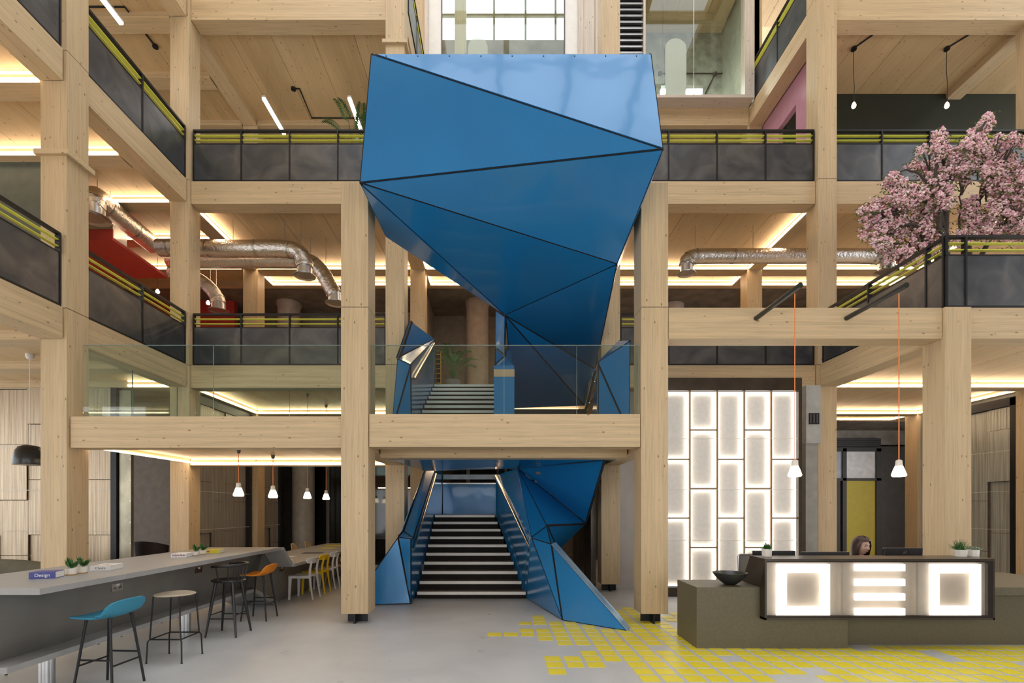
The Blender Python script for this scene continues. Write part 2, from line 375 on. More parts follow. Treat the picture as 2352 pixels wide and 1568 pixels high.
# ------------------------------------------------------------------ timber edge beams
def beam(x0, x1, y0, y1, z0, z1, label):
    m = WX if x1-x0 > y1-y0 else WY
    o = obj('timber_beam', MB().box(x0, x1, y0, y1, z0, z1), m, bevel=.004)
    return tag(o, label, 'beam')
D = .47
for lv, nm in ((1, 'lower'), (2, 'middle'), (3, 'top')):
    beam(-6.87, -6.52, 2.4, 7.26, L[lv]-D, L[lv], '%s edge beam of the left gallery, running out of the picture at far left' % nm)
    beam(-6.87, -6.52, 7.69, 10.11, L[lv]-D, L[lv], '%s edge beam of the left gallery, between the two left columns' % nm)
    beam(-6.47, -2.40, 10.19, 10.52, L[lv]-D, L[lv], '%s edge beam of the back gallery, left of the blue stairs' % nm)
for lv, nm in ((1, 'lower'), (2, 'middle')):
    beam(2.50, 6.57, 10.19, 10.52, L[lv]-D, L[lv], '%s edge beam of the back gallery, right of the blue stairs' % nm)
beam(6.98, 14.4, 10.19, 10.52, L[2]-D, L[2], 'beam across the right gallery behind the pink blossom tree')
beam(6.98, 14.4, 10.19, 10.52, L[3]-D, L[3], 'top beam across the right gallery above the hanging bulbs')
beam(XC0+.09, XC0+.39, 10.53, 12.6, L[3]-D, L[3], 'short beam running back under the top railing left of centre')
beam(6.62, 6.97, 10.51, 13.0, L[3]-D, L[3], 'beam running back under the top right railing, above the pink wall')
beam(-1.9, 6.6, 12.98, 13.33, L[3]-D, L[3], 'beam below the glazed room at the top right')
beam(6.62, 6.97, 7.62, 10.10, L[1]-D, L[1], 'beam running back under the railing of the blossom tree terrace')
beam(2.50, 6.57, 7.26, 7.58, L[1]-D, L[1]-.01, 'front beam over the reception desk with two black lamp arms')
beam(6.98, 14.4, 7.26, 7.58, L[1]-D, L[1]-.01, 'front beam of the tree terrace at the right edge of the picture')
beam(-6.46, -2.385, 7.32, 7.62, 2.63, 3.10, 'low front beam of the left mezzanine, glass balustrade on top')
beam(-1.962, 2.082, 7.27, 7.58, 2.635, 3.125, 'low front beam between the two free-standing columns, under the glass')
beam(-2.35, -2.02, 7.67, 10.11, 2.62, 3.05, 'side beam running back from the free-standing left column')
beam(2.13, 2.46, 7.67, 10.11, 2.62, 3.05, 'side beam running back from the free-standing right column')
beam(-2.0, 2.1, 8.1, 8.38, 2.56, 2.74, 'thin trimmer beam under the stair landing')
beam(-6.46, -2.40, 10.14, 10.45, 2.62, 3.08, 'low back beam of the left mezzanine above the long table')
# mezzanine decks
mz = bpy.data.objects.new('ceiling_mezzanine', None); COL.objects.link(mz); mz['kind'] = 'structure'
panels(mz, -6.46, -2.38, 7.63, 10.13, 2.76, 2.92)
panels(mz, -2.0, 2.1, 7.59, 8.95, 2.76, 2.90)
struct('floor_mezzanine', MB().box(-6.46, -2.38, 7.63, 10.13, 2.92, 3.08).box(-2.0, 2.1, 7.59, 8.95, 2.90, 3.06), CONC)
panels(mz, -6.86, -6.53, 7.7, 10.1, 2.76, 2.92, .4)

# ------------------------------------------------------------------ inner walls
def wall(name, x0, x1, y0, y1, z0, z1, mat): return struct(name, MB().box(x0, x1, y0, y1, z0, z1), mat)
GREEN = pm('green_grey_paint', (.075,.085,.062), .6); DKGREEN = pm('dark_green_paint', (.016,.022,.015), .5)
RED = pm('red_paint', (.58,.06,.045), .45, 0, .06); PINK = pm('pink_paint', (.55,.28,.36), .5, 0, .05); LGREY = pm('light_grey_paint', (.66,.635,.60), .6, 0, .03)
DUCTG = pm('grey_service_duct', (.30,.28,.245), .5)
wall('wall_green_office', -14, -8.15, 8.97, 9.15, L[1], L[2]-.33, GREEN)
wall('wall_green_lounge', 7.13, 14.4, 12.17, 12.3, L[2], L[3]-.33, DKGREEN)
wall('wall_taupe_left', -14, -1.2, 16.2, 16.5, L[1], L[2]-.42, TAUPE)
wall('wall_taupe_right', -1.2, 14, 16.3, 16.5, L[1], L[2]-.42, TAUPE)
wall('wall_taupe_return', -2.35, -2.2, 13.5, 16.2, L[1], L[2]-.45, TAUPE)
wall('wall_red', -13.9, -8.2, 15.0, 15.2, L[1], L[2]-.43, RED)
wall('wall_red_side', -13.6, -13.4, 10.2, 15.0, L[1], L[2]-.5, RED)
wall('wall_light_gallery', -5.0, -2.3, 15.9, 16.1, L[1], L[2]-.43, pm('pale_rough_plaster', (.42,.34,.26), .8, 0, .35, 9, .3))
pw = MB().box(7.0, 7.12, 10.52, 11.56, L[2], L[3]-.335).box(7.0, 7.12, 11.56, 12.3, 11.3, L[3]-.335).box(7.0, 7.12, 12.3, 13.9, L[2], L[3]-.335)
struct('wall_pink', pw, PINK)
wall('wall_pink_terrace', 11.7, 14.4, 13.4, 13.6, L[1], L[2]-.48, PINK)
# ground floor
wall('wall_lobby_white', 2.46, 3.3, 10.56, 10.7, 0, L[1]-.34, LGREY)
struct('baseboard_lobby', MB().box(2.47, 3.3, 10.53, 10.555, 0, .12), LGREY)
wall('wall_lobby_grey_left', -8.05, -7.2, 12.4, 12.55, 0, L[1]-.34, TAUPE)
wall('wall_ground_left', -14, -8.0, 13.5, 13.7, 0, L[1]-.34, TAUPE)
wall('wall_behind_stairs', 1.2, 2.6, 14.2, 14.4, 0, L[1]-.44, pm('brown_panel', (.10,.075,.055), .5))
wall('wall_right_dark', 6.98, 14.4, 16.0, 16.2, 0, L[1]-.95, DGREY)
wall('wall_right_concrete', 6.98, 14.4, 15.9, 16.18, L[1]-.9, L[1]-.43, CONC)
wall('wall_service_duct', 6.10, 6.34, 9.75, 9.95, 0, 4.15, DUCTG)
struct('trim_duct_cap', MB().box(6.09, 6.38, 9.72, 9.96, 3.02, 4.18), pm('pale_grey_casing', (.40,.39,.36), .5))
vg = thing('air_vent', 'small dark vent grille in the grey service duct beside the glowing wall', 'vent', (6.25, 9.7, 3.5))
obj('frame', MB().box(6.14, 6.34, 9.70, 9.719, 3.40, 3.62), BLACK, vg)
for k in range(3): obj('slat', MB().box(6.15+k*.065, 6.18+k*.065, 9.692, 9.70, 3.42, 3.60), DGREY, vg)
# ------------------------------------------------------------------ railings: black frame, sheet panels, lime slats
PW = .05
def railing(p0, p1, z, nrm, label, stops=None):
    "p0,p1 plan points; nrm points to the hall; stops = post distances along the run"
    a = Vector((p0[0], p0[1], z)); b = Vector((p1[0], p1[1], z)); ln = (b-a).length; u = (b-a)/ln; n = Vector((nrm[0], nrm[1], 0)); up = Vector((0,0,1))
    root = thing('gallery_railing', label, 'railing', a)
    def bx(s0, s1, n0, n1, z0, z1):
        q = lambda s, k, h: a + u*s + n*k + up*h
        return MB().hexa([q(s0,n0,z0), q(s1,n0,z0), q(s1,n1,z0), q(s0,n1,z0), q(s0,n0,z1), q(s1,n0,z1), q(s1,n1,z1), q(s0,n1,z1)])
    if stops is None:
        k = max(1, round(ln/1.015)); stops = [ln*i/k for i in range(k+1)]
    obj('top_rail', bx(0, ln, -.055, .012, 1.055, 1.09), BLACK, root)
    obj('bottom_rail', bx(0, ln, -.012, .012, .0, .035), BLACK, root)
    obj('mid_rail', bx(0, ln, -.012, .010, .785, .80), BLACK, root)
    for i, s in enumerate(stops):
        s0 = min(max(s-.014, 0), ln-.028)
        obj('post', bx(s0, s0+.028, -.012, .016, .035, 1.055), BLACK, root)
        obj('post_fin', bx(s0+.008, s0+.02, -.07, -.012, .80, 1.055), BLACK, root)
    for s0, s1 in zip(stops, stops[1:]):
        obj('sheet_panel', bx(s0+.016, s1-.016, -.006, .004, .036, .784), STEEL, root)
        for h in (.872, .972): obj('slat', bx(s0+.022, s1-.022, -.062, .0, h, h+.012), LIME, root)
    return root
xf = -6.535
railing((xf, 3.0), (xf, 7.24), L[1], (1,0), 'lower gallery railing at far left, near the green wall', [0, 1.2, 2.4, 3.3, 4.23])
railing((xf, 7.68), (xf, 10.10), L[1], (1,0), 'lower gallery railing between the two left columns, rusty spotted sheet')
railing((xf, 3.0), (xf, 7.24), L[2], (1,0), 'upper gallery railing cut by the top left corner of the picture', [0, 1.2, 2.4, 3.3, 4.23])
railing((xf, 7.68), (xf, 10.10), L[2], (1,0), 'upper gallery railing between the two left columns, lamp shining on it')
railing((-6.44, 10.21), (-2.40, 10.21), L[1], (0,-1), 'lower back railing left of the stairs, in front of the red wall')
railing((-6.44, 10.21), (-2.40, 10.21), L[2], (0,-1), 'upper back railing left of the stairs, below two bright lamp tubes')
railing((2.50, 10.21), (6.56, 10.21), L[1], (0,-1), 'lower back railing right of the stairs, mostly hidden behind the front beam')
railing((2.50, 10.21), (6.56, 10.21), L[2], (0,-1), 'upper back railing right of the stairs, below the glazed room')
railing((6.98, 10.21), (14.0, 10.21), L[2], (0,-1), 'upper railing of the right gallery behind the blossom tree')
railing((6.66, 10.08), (6.66, 7.32), L[1], (-1,0), 'sloping-looking side railing of the tree terrace, running back', [0, 1.25, 2.45, 2.75])
railing((6.66, 7.30), (12.66, 7.30), L[1], (0,-1), 'front railing of the tree terrace at the right edge of the picture', [0, .30, 1.45, 2.6, 3.7, 4.85, 6.0])
railing((-1.99, 10.5), (-1.99, 12.6), L[3], (1,0), 'top railing running back, left of the glazed rooms')
railing((6.64, 10.5), (6.64, 12.9), L[3], (-1,0), 'top railing running back at the right, above the pink wall')
railing((-6.44, 10.21), (-2.40, 10.21), L[3], (0,-1), 'topmost back railing above the upper edge of the picture')

# ------------------------------------------------------------------ light lines on the beams
def led(axis, fixed, a, b, z, side, label):
    "two glowing lines one above the other on the side of a beam"
    c = (a+b)/2
    root = thing('light_strip', label, 'strip light', (c, fixed, z) if axis == 'X' else (fixed, c, z), 'warm light strips along the ceiling beams')
    for h, t in ((.012, .026), (.105, .022)):
        if axis == 'X': m = MB().box(a, b, fixed, fixed+side*.03, z+h, z+h+t)
        else: m = MB().box(fixed, fixed+side*.03, a, b, z+h, z+h+t)
        obj('glowing_line', m, LED if h < .05 else CEIL_GLOW, root)  # upper line stands for the strip's glow on the ceiling
    if axis == 'X': m = MB().box(a, b, fixed, fixed+side*.012, z+.04, z+.104)
    else: m = MB().box(fixed, fixed+side*.012, a, b, z+.04, z+.104)
    obj('timber_batten', m, WX if axis == 'X' else WY, root)
s2, s1 = L[2]-.465, L[1]-.465
B2, B1 = 'under the upper gallery', 'under the lower gallery'
for lv, s, w_ in ((2, s2, 'upper'), (1, s1, 'lower')):
    for y, nm in ((7.29, 'nearest'), (8.79, 'second'), (10.14, 'third'), (11.54, 'fourth')):
        if lv == 1 and (y < 10 or y > 11): continue
        led('X', y, -13.5 if lv == 2 else -7.74, -6.9, s, -1, '%s cross strip of the left wing %s gallery ceiling, counted from the front' % (nm, w_))
    led('X', 12.97, -13.5 if lv == 2 else -7.74, -6.9, s, -1, 'rear cross strip of the left wing %s gallery ceiling' % w_)
    led('Y', -6.49, 10.56, 12.94, s, 1, 'strip running back from the left corner column, %s gallery ceiling' % w_)
    led('Y', -6.49, 13.42, 13.86, s, 1, 'short strip running back behind the rear left column, %s gallery ceiling' % w_)
    led('Y', 6.59, 10.56, 12.94, s, -1, 'strip running back from the right corner column, %s gallery ceiling' % w_)
    led('Y', 6.59, 13.42, 13.86, s, -1, 'short strip running back behind the rear right column, %s gallery ceiling' % w_)
    led('Y', -1.99, 10.56 if lv == 2 else 12.2, 12.94, s, 1, 'strip running back left of the stair opening, %s gallery ceiling' % w_)
    led('Y', -1.99, 13.42, 13.86, s, 1, 'short rear strip left of the stair opening, %s gallery ceiling' % w_)
    led('Y', 11.1, 10.56, 12.94, s, -1, 'strip running back far right in the right wing, %s gallery ceiling' % w_)
    led('Y', 11.1, 13.42, 13.86, s, -1, 'short rear strip far right in the right wing, %s gallery ceiling' % w_)
    for a, b, nm in ((-6.45, -2.42, 'left'), (-1.96, 2.06, 'middle'), (2.52, 6.56, 'right'), (6.99, 11.09, 'far right')):
        led('X', 12.97, a, b, s, -1, '%s long strip across the back, nearer row, %s gallery ceiling' % (nm, w_))
        led('X', 13.89, a, b, s, -1, '%s long strip across the back, farther row, %s gallery ceiling' % (nm, w_))
led('X', 10.14, 6.99, 13.5, s1, -1, 'long strip across the right wing behind the terrace corner column')
led('Y', -6.45, 7.70, 10.10, 2.655, 1, 'strip running back from the far left column, under the mezzanine')
led('X', 10.13, -6.42, -2.42, 2.635, -1, 'long strip above the long table, under the mezzanine')

# ------------------------------------------------------------------ frameless glass balustrades
def pane(x0, x1, y, z0, z1, parent, t=.016):
    o = obj('pane', MB().box(x0+.004, x1-.004, y, y+t, z0, z1), GLASS, parent)
    obj('polished_edge', MB().box(x0+.004, x1-.004, y, y+t, z1, z1+.006), GEDGE, parent)
    obj('joint', MB().box(x1-.003, x1+.001, y, y+t, z0, z1), GEDGE, parent)
g = thing('glass_balustrade', 'clear glass balustrade on the low left mezzanine beam', 'balustrade', (-4.4, 7.36, 3.10))
for a, b in ((PX(190, 7.36), PX(490, 7.36)), (PX(490, 7.36), -2.39)): pane(a, b, 7.36, 3.10, PZ(793, 7.36), g)
g = thing('glass_balustrade', 'clear glass balustrade in front of the blue stair landing', 'balustrade', (.06, 7.33, 3.125))
xs = [-1.955, PX(1158, 7.33), PX(1325, 7.33), 2.07]
for a, b in zip(xs, xs[1:]): pane(a, b, 7.33, 3.125, PZ(793, 7.33), g)
g = thing('glass_screen', 'tall clear glass screen at the back of the left mezzanine', 'glass screen', (-4.4, 10.3, 3.08))
for a, b in ((-6.45, -4.46), (-4.46, -2.41)): pane(a, b, 10.3, 3.09, L[1]-D-.01, g)
g = thing('glass_screen', 'clear glass screen along the left mezzanine edge, running back', 'glass screen', (-6.7, 8.9, 3.1))
for a, b in ((7.69, 8.87), (8.87, 10.1)):
    obj('pane', MB().box(-6.70, -6.684, a, b-.01, 2.95, L[1]-D-.01), GLASS, g)
    obj('joint', MB().box(-6.70, -6.684, b-.01, b-.003, 2.95, L[1]-D-.01), GEDGE, g)
# ------------------------------------------------------------------ faceted blue stairs
EYE = Vector((0, 0, CH))
def inset(poly, d):
    n = len(poly); out = []
    c = sum(poly, Vector())/n
    for i in range(n):
        p = poly[i]; a = (poly[i-1]-p).normalized(); b = (poly[(i+1) % n]-p).normalized()
        bis = (a+b)
        if bis.length < 1e-5: out.append(p + (c-p).normalized()*d); continue
        bis.normalize(); s = max(.16, math.sqrt(max(0, (1-a.dot(b))/2))); out.append(p + bis*(d/s))
    return out
def facet(root, back, pts, away=None, gap=.017, t=.02, mat=None):
    pts = [Vector(p) for p in pts]
    c = sum(pts, Vector())/len(pts); nr = (pts[1]-pts[0]).cross(pts[2]-pts[0]).normalized()
    ref = (Vector(away) - c) if away is not None else (EYE - c)
    if nr.dot(ref) < 0: nr = -nr
    q = inset(pts, gap)
    obj('blue_panel', MB().prism(q, -nr*t), mat or BLUE, root)
    back.prism([p - nr*(t*.6) for p in pts], -nr*.02)
def build(root, back, facets):
    for f in facets: facet(root, back, f)
def treads(root, n, y0, z0, dy, dz, xl, xr, first=0):
    "xl, xr: functions of y. Tread slab, riser, pale nosing"
    for i in range(n):
        y = y0 + dy*i; z = z0 + dz*i; a, b = xl(y), xr(y); a2, b2 = xl(y+dy), xr(y+dy)
        lo = max(z-dz, 0)
        obj('tread', MB().prism([(a, y+.004, z-.03), (b, y+.004, z-.03), (b2, y+dy+.02, z-.03), (a2, y+dy+.02, z-.03)], (0,0,.03)), TREAD, root)
        obj('riser', MB().prism([(a, y+.03, lo), (b, y+.03, lo), (b, y+.045, lo), (a, y+.045, lo)], (0,0,z-.031-lo)), RISER, root)
        obj('nosing', MB().box(a+.01, b-.01, y-.012, y+.003, z-.055, z+.001), NOSE, root)
TREAD = pm('brown_tread', (.13,.10,.075), .45, 0, .1, 8); RISER = pm('dark_riser', (.016,.012,.009), .7, spec=.15); NOSE = pm('pale_nosing', (.80,.76,.68), .5, 0, .03)

# ---- lower flight
S1 = thing('blue_staircase', 'lower blue faceted staircase with open front, rising from the lobby floor', 'staircase', (-.6, 10, 0))
b1 = MB()
treads(S1, 10, 9.30, .135, .28, .1595, lambda y: -1.60, lambda y: .487 - (y-9.3)*.2475)
zt = .135 + .1595*9
obj('landing', MB().box(-1.6, 1.3, 12.06, 13.5, zt-.06, zt-.002), TREAD, S1)
A = P(944, 1386, 8.78); Bp = P(944, 1236, 8.78); C_ = P(914, 1232.5, 8.85); E_ = P(949.5, 1235, 8.82); F_ = P(926.6, 1219, 9.05)
A.z = 0; Dl = Vector((-2.66, 8.62, 0)); Gt = P(1001, 1074.4, 11.8); Ft = P(980.5, 1064, 11.9)
build(S1, b1, [[A, Bp, C_], [A, C_, Dl], [Bp, E_, F_, C_], [F_, E_, Gt, Ft]])
inn = [Vector((-1.63, 8.80, 0)), Vector((-1.63, 13.49, 0)), Vector((-1.60, 13.49, 2.95)), Vector((-1.60, 11.8, 2.70)), Vector((-1.63, 8.82, 1.17))]
facet(S1, b1, inn, (0, 10, 1))
# outer side of the left wall
facet(S1, b1, [C_, F_, Ft, Vector((-1.80, 11.9, 1.5)), Vector((-1.89, 9.05, .3))], (-6, 10, 1))
# right side
a = P(1291.5, 1425, 7.47); a.z = 0; bb = P(1443.6, 1450, 6.80); bb.z = 0
cc = P(1266.5, 1248.4, 8.45); d_ = P(1219.7, 1234, 8.75); e_ = P(1256.6, 1206.6, 9.0); f_ = P(1189, 1075.6, 10.75)
gg = P(1347, 1202.6, 10.4); hh = P(1390.6, 1056, 8.75); ii = P(1282, 1263.7, 10.5); j_ = P(1205.7, 1373, 9.36); j_.z = 0
k_ = Vector((1.75, 9.9, 0)); bt = bb + Vector((.10, .25, 0))
build(S1, b1, [[a, bb, cc], [a, cc, d_], [d_, cc, e_], [d_, e_, f_], [f_, e_, gg], [e_, cc + Vector((.02, .05, 0)), ii], [e_, ii, gg], [f_, gg, hh]])
facet(S1, b1, [a, d_, j_ + Vector((.02, 0, 0))], (-1, 8, .5))
jt = Vector((-.10, 12.0, 0)); ft = P(1150, 1078, 12.2)
facet(S1, b1, [j_, d_, f_, Vector((-.12, 12.0, 2.55)), Vector((-.12, 12.0, 1.6)), Vector((.43, 9.6, 0.05))], (-1.4, 10.5, .8), gap=.004)
facet(S1, b1, [bb, bt, cc + Vector((.10, .22, .02)), cc], (4, 6, 4), gap=.004, mat=pm('sheen_blue_edge', (.25,.42,.62), .2, .3))  # reflection on the fin's thin edge painted as a paler blue
facet(S1, b1, [bt, Vector((1.0, 8.7, 0)), cc + Vector((.10, .22, .02))], (5, 10, 1))
facet(S1, b1, [hh, gg, Vector((1.85, 11.9, 1.3)), Vector((1.86, 9.0, 2.62))], (6, 10, 2))
# back wall of the turning landing
facet(S1, b1, [(-1.6, 13.5, 1.55), (1.3, 13.5, 1.55), (1.3, 13.5, 2.45), (-1.6, 13.5, 2.45)], gap=.004)
obj('light_band', MB().box(-1.58, 1.3, 13.36, 13.40, 2.53, 2.66), pm('pale_blue_band', (.45,.60,.80), .25), S1)
obj('handrail_shelf', MB().box(-1.58, 0.1, 13.3, 13.46, 2.40, 2.43), CHROME, S1)
# soffit under the mezzanine landing
fl = P(905, 1062, 9.3); sz = 2.60
facet(S1, b1, [(-2.0, 8.75, sz), (2.05, 8.75, sz), f_ + Vector((0, 0, .0)), (-1.7, 10.9, 2.56)], (0, 9, 0), gap=.006)
facet(S1, b1, [(2.05, 8.75, sz), hh + Vector((0, .02, 0)), f_ + Vector((.02, 0, -.01))], (0, 8, 0), gap=.006)
obj('soffit_edge', MB().box(-2.0, 2.05, 8.70, 8.745, 2.585, 2.74), BLUE, S1)
# return flight body (hidden treads rise to the front on the right)
for i in range(9):
    obj('tread', MB().box(.75, 1.75, 11.75-.29*i, 12.05-.29*i, zt+.155*(i+1)-.05, zt+.155*(i+1)), TREAD, S1)
obj('joint_backing', b1, DARK, S1)
def handrail(root, p, q, r=.03, brackets=3, off=(0,0,0)):
    p, q = Vector(p), Vector(q)
    obj('handrail', MB().tube([p, q], r, 12), CHROME, root)
    for k in range(brackets):
        c = p.lerp(q, (k+.5)/brackets); obj('bracket', MB().tube([c, c + Vector(off)], .012, 6), CHROME, root)
handrail(S1, P(948, 1262, 8.98), P(1001, 1089, 11.75), .035, 3, (-.06, 0, -.02))
handrail(S1, P(1218, 1256, 8.95), P(1139, 1093, 11.9), .04, 3, (.10, 0, -.03))

# ---- middle flight, from the mezzanine landing to the first gallery
S2 = thing('blue_staircase', 'middle blue staircase behind the glass, white-edged steps up to the back gallery', 'staircase', (-.9, 10, 3.06))
b2 = MB()
yt = 8.90
treads(S2, 10, yt+.10, 3.06+.163, .295, .163, lambda y: -1.60, lambda y: -.13)
obj('landing', MB().box(-1.62, 2.1, 11.9, 12.3, L[1]-.1, L[1]-.003), TREAD, S2)
q0 = P(897.4, 950, 8.84); q1 = P(912.3, 822, 8.88); q2 = P(943.8, 836.8, 8.84); q3 = P(945.5, 950, 8.82); q4 = P(942, 735.7, 10.1); q5 = P(998.6, 778, 11.65)
q0.z = q3.z = 3.06
build(S2, b2, [[q0, q1, q2], [q0, q2, q3], [q1, q4, q5], [q1, q5, q2]])
facet(S2, b2, [q3 + Vector((.0, .02, 0)), q2 + Vector((.0, .02, 0)), q5 + Vector((-.01, 0, 0)), Vector((-1.60, 11.9, 4.6))], (0, 10, 4), gap=.006)
facet(S2, b2, [q0, q1, q4, q5 + Vector((-.32, .3, .1)), Vector((-1.95, 11.9, 4.5))], (-6, 9, 4))
# middle pier with steel sleeve
r0, r1_ = PX(1134.5, 8.84), PX(1181.5, 8.84)
zt0, zt1, zt2 = PZ(865, 8.84), PZ(848, 8.84), PZ(839, 8.84)
obj('blue_panel', MB().box(r0, r1_, 8.84, 9.1, 3.06, zt0), BLUE, S2, bevel=.004)
obj('blue_panel', MB().box(r0+.005, r1_-.005, 8.845, 9.09, zt1, zt2), BLUE, S2)
obj('steel_sleeve', MB().box(r0-.002, r1_+.002, 8.835, 9.1, zt0, zt1), CHROME, S2)
t0, t1, t2 = P(1136.6, 838.5, 8.85), P(1159, 817, 9.15), P(1181, 838.5, 8.85); t3 = P(1137.4, 798, 9.3)
build(S2, b2, [[t0, t1, t2], [t0, t3, t1]])
facet(S2, b2, [t2, t1, Vector((.2, 11.6, 5.75)), Vector((.26, 11.6, 4.7))], (3, 9, 4))
facet(S2, b2, [(r0+.01, 9.1, 3.06), (r0+.01, 9.1, 4.2), (-.1, 11.8, 5.7), (-.1, 11.8, 4.5)], (-3, 10, 4))
# right parapet
u0, u1, u2, u3 = P(1371, 950, 8.84), P(1372, 831, 8.86), P(1448.3, 781, 8.88), P(1446.7, 950, 8.84); u0.z = u3.z = 3.06
u4 = P(1421, 781, 9.6); u5 = P(1380, 819, 9.2)
build(S2, b2, [[u0, u1, u3], [u1, u2, u3], [u1, u4, u2]])
facet(S2, b2, [u3, u2, u4 + Vector((.2, 1.8, .1)), Vector((2.3, 11.5, 3.0))], (6, 9, 4))
facet(S2, b2, [u0, u1, u4, Vector((1.95, 11.6, 3.0)), Vector((1.9, 11.6, 1.9))], (0, 10, 3), gap=.006)
obj('joint_backing', b2, DARK, S2)
handrail(S2, P(951, 870, 8.98), P(997, 790, 11.5), .032, 3, (-.05, 0, 0))
handrail(S2, P(1344, 947, 10.6), P(1367, 849, 9.0), .03, 2, (.05, 0, 0))

# ---- upper flight, soffit and big folded parapet
S3 = thing('blue_staircase', 'huge blue faceted upper staircase hanging over the lobby, rests on two columns', 'staircase', (0, 8, 6.6))
b3 = MB()
V1 = P(851, 122, 6.50); V2 = P(1497, 122, 6.60); V3 = P(1525, 342, 6.32); V4 = P(825, 420, 6.50); V5 = P(1418, 607, 7.82); V6 = P(1160, 724, 9.5)
Lb = P(885, 544, 7.85); R1 = P(1368, 848, 11.3); R2 = P(1343, 932, 12.2); L2_ = P(1181, 938, 12.2)
build(S3, b3, [[V1, V2, V3], [V1, V3, V4], [V4, V3, V5], [V4, V5, V6], [V4, V6, Lb], [V6, V5, R1], [V6, R1, R2], [V6, R2, L2_]])
V1b = V1 + Vector((.05, 2.4, -.1)); V2b = V2 + Vector((-.05, 2.2, -.1)); LbT = Vector((-1.95, 9.2, 7.4)); Q_ = Vector((2.2, 9.3, 6.2))
for f in ([V4, Lb, LbT], [V4, LbT, V1], [V1, LbT, V1b], [Lb, V6, LbT]): facet(S3, b3, f, (-8, 8, 7))
for f in ([V3, V2, V2b], [V3, V2b, Q_], [V5, V3, Q_], [V5, Q_, R1]): facet(S3, b3, f, (8, 8, 6))
facet(S3, b3, [V6, L2_, Vector((.16, 12.2, 5.7)), Vector((.06, 9.6, 6.9))], (-3, 10, 5))
w0, w1, w2 = P(1137.4, 711, 9.75), P(1160, 726, 9.5), P(1158, 815, 9.4)
w3 = P(1137.4, 797, 9.7)
build(S3, b3, [[w0, w1, w2, w3]])
# inner face, top capping and landing deck
obj('coping', MB().prism([V1 + Vector((.02, .02, -.02)), V2 + Vector((-.02, .02, -.02)), V2 + Vector((-.02, .14, -.02)), V1 + Vector((.02, .14, -.02))], (0, 0, .025)), BLACK, S3)
obj('inner_lining', MB().prism([V1 + Vector((.1, .12, -.03)), V2 + Vector((-.1, .12, -.03)), V3 + Vector((-.15, .3, .1)), V4 + Vector((.15, .3, .1))], (0, .03, 0)), BLUE, S3)
obj('landing', MB().prism([(-1.85, 7.5, 6.95), (2.1, 7.4, 6.95), (2.05, 8.9, 6.95), (-1.8, 9.2, 6.95)], (0, 0, .08)), TREAD, S3)
for i in range(11):
    z = L[1] + .16*(i+1); y = 12.0 - .28*i
    obj('tread', MB().box(.35, 2.05, y-.28, y, z-.05, z), TREAD, S3)
obj('blocking_panel', MB().box(.22, 2.15, 12.22, 12.26, 2.7, 4.22), DGREY, S3)  # added to block the view of the lit strips behind
obj('joint_backing', b3, DARK, S3)
# rivet line on the top edge
rv = MB()
for k in range(9):
    p = V1.lerp(V2, (k+.5)/9) + Vector((0, -.006, -.05)); rv.box(p.x-.008, p.x+.008, p.y-.006, p.y+.004, p.z-.008, p.z+.008)
o = obj('rivets', rv, BLACK, S3, kind='stuff')
# ------------------------------------------------------------------ glowing wall of panels behind the desk
PALE = pm('pale_mesh_back', (.76,.73,.68), .6, 0, .05, 14); STICK = pm('brown_batten', (.30,.21,.125), .6)
GLOW = emis('panel_tube_glow', (1.0,.93,.84), 3.4)
YW = 9.55
lw = thing('light_panel_wall', 'tall glowing wall of staggered white light panels in a dark frame behind the desk', 'light wall', (PX(1680, YW), YW, 0))
xa, xb = PX(1500, YW), PX(1840, YW); zt_, zb_ = PZ(897, YW), PZ(1348, YW)
obj('head_frame', MB().box(xa, xb, YW-.03, YW+.25, zt_, PZ(868, YW)), BRONZE, lw)
obj('side_frame', MB().box(PX(1832, YW), xb, YW-.03, YW+.25, .0, zt_), BRONZE, lw)
obj('side_frame', MB().box(xa, PX(1514, YW), YW-.03, YW+.25, .0, zt_), BRONZE, lw)
obj('plinth', MB().box(xa, xb, YW-.02, YW+.25, 0, zb_), BRONZE, lw)
obj('back_board', MB().box(xa, xb, YW+.12, YW+.14, zb_, zt_), STICK, lw)
def light_box(root, x0, x1, z0, z1, y, glow, back, fw=.028):
    bx = obj('light_box', MB().box(x0, x1, y+.075, y+.10, z0, z1), back, root)
    g = MB()
    for (a, b, c, d) in ((x0, x0+fw, z0, z1), (x1-fw, x1, z0, z1), (x0+fw, x1-fw, z0, z0+fw), (x0+fw, x1-fw, z1-fw, z1)): g.box(a, b, y+.02, y+.045, c, d)
    obj('glowing_frame', g, glow, bx)
cols = [(1516, 1584), (1585, 1647), (1648, 1709), (1710, 1771), (1772, 1832)]
odd = [897, 1054.5, 1189.5, 1348]; even = [897, 987, 1121.5, 1257, 1348]
for i, (c0, c1) in enumerate(cols):
    js = odd if i % 2 == 0 else even
    for y0, y1 in zip(js, js[1:]): 
        light_box(lw, PX(c0, YW)+.017, PX(c1, YW)-.017, PZ(y1, YW)+.016, PZ(y0, YW)-.016, YW, GLOW, PALE)
        if y1 != 1348: obj('batten', MB().box(PX(c0, YW)+.01, PX(c1, YW)-.01, YW-.004, YW+.09, PZ(y1, YW)-.014, PZ(y1, YW)+.014), STICK, lw)
    if i: obj('batten', MB().box(PX(c0, YW)-.018, PX(c0, YW)+.014, YW-.006, YW+.09, zb_, zt_), STICK, lw)
for y in (1007, 1124, 1240):
    z = PZ(y, YW); obj('cable', MB().tube([(xa, YW-.012, z), (PX(1832, YW), YW-.012, z)], .006, 6), WHITE, lw)

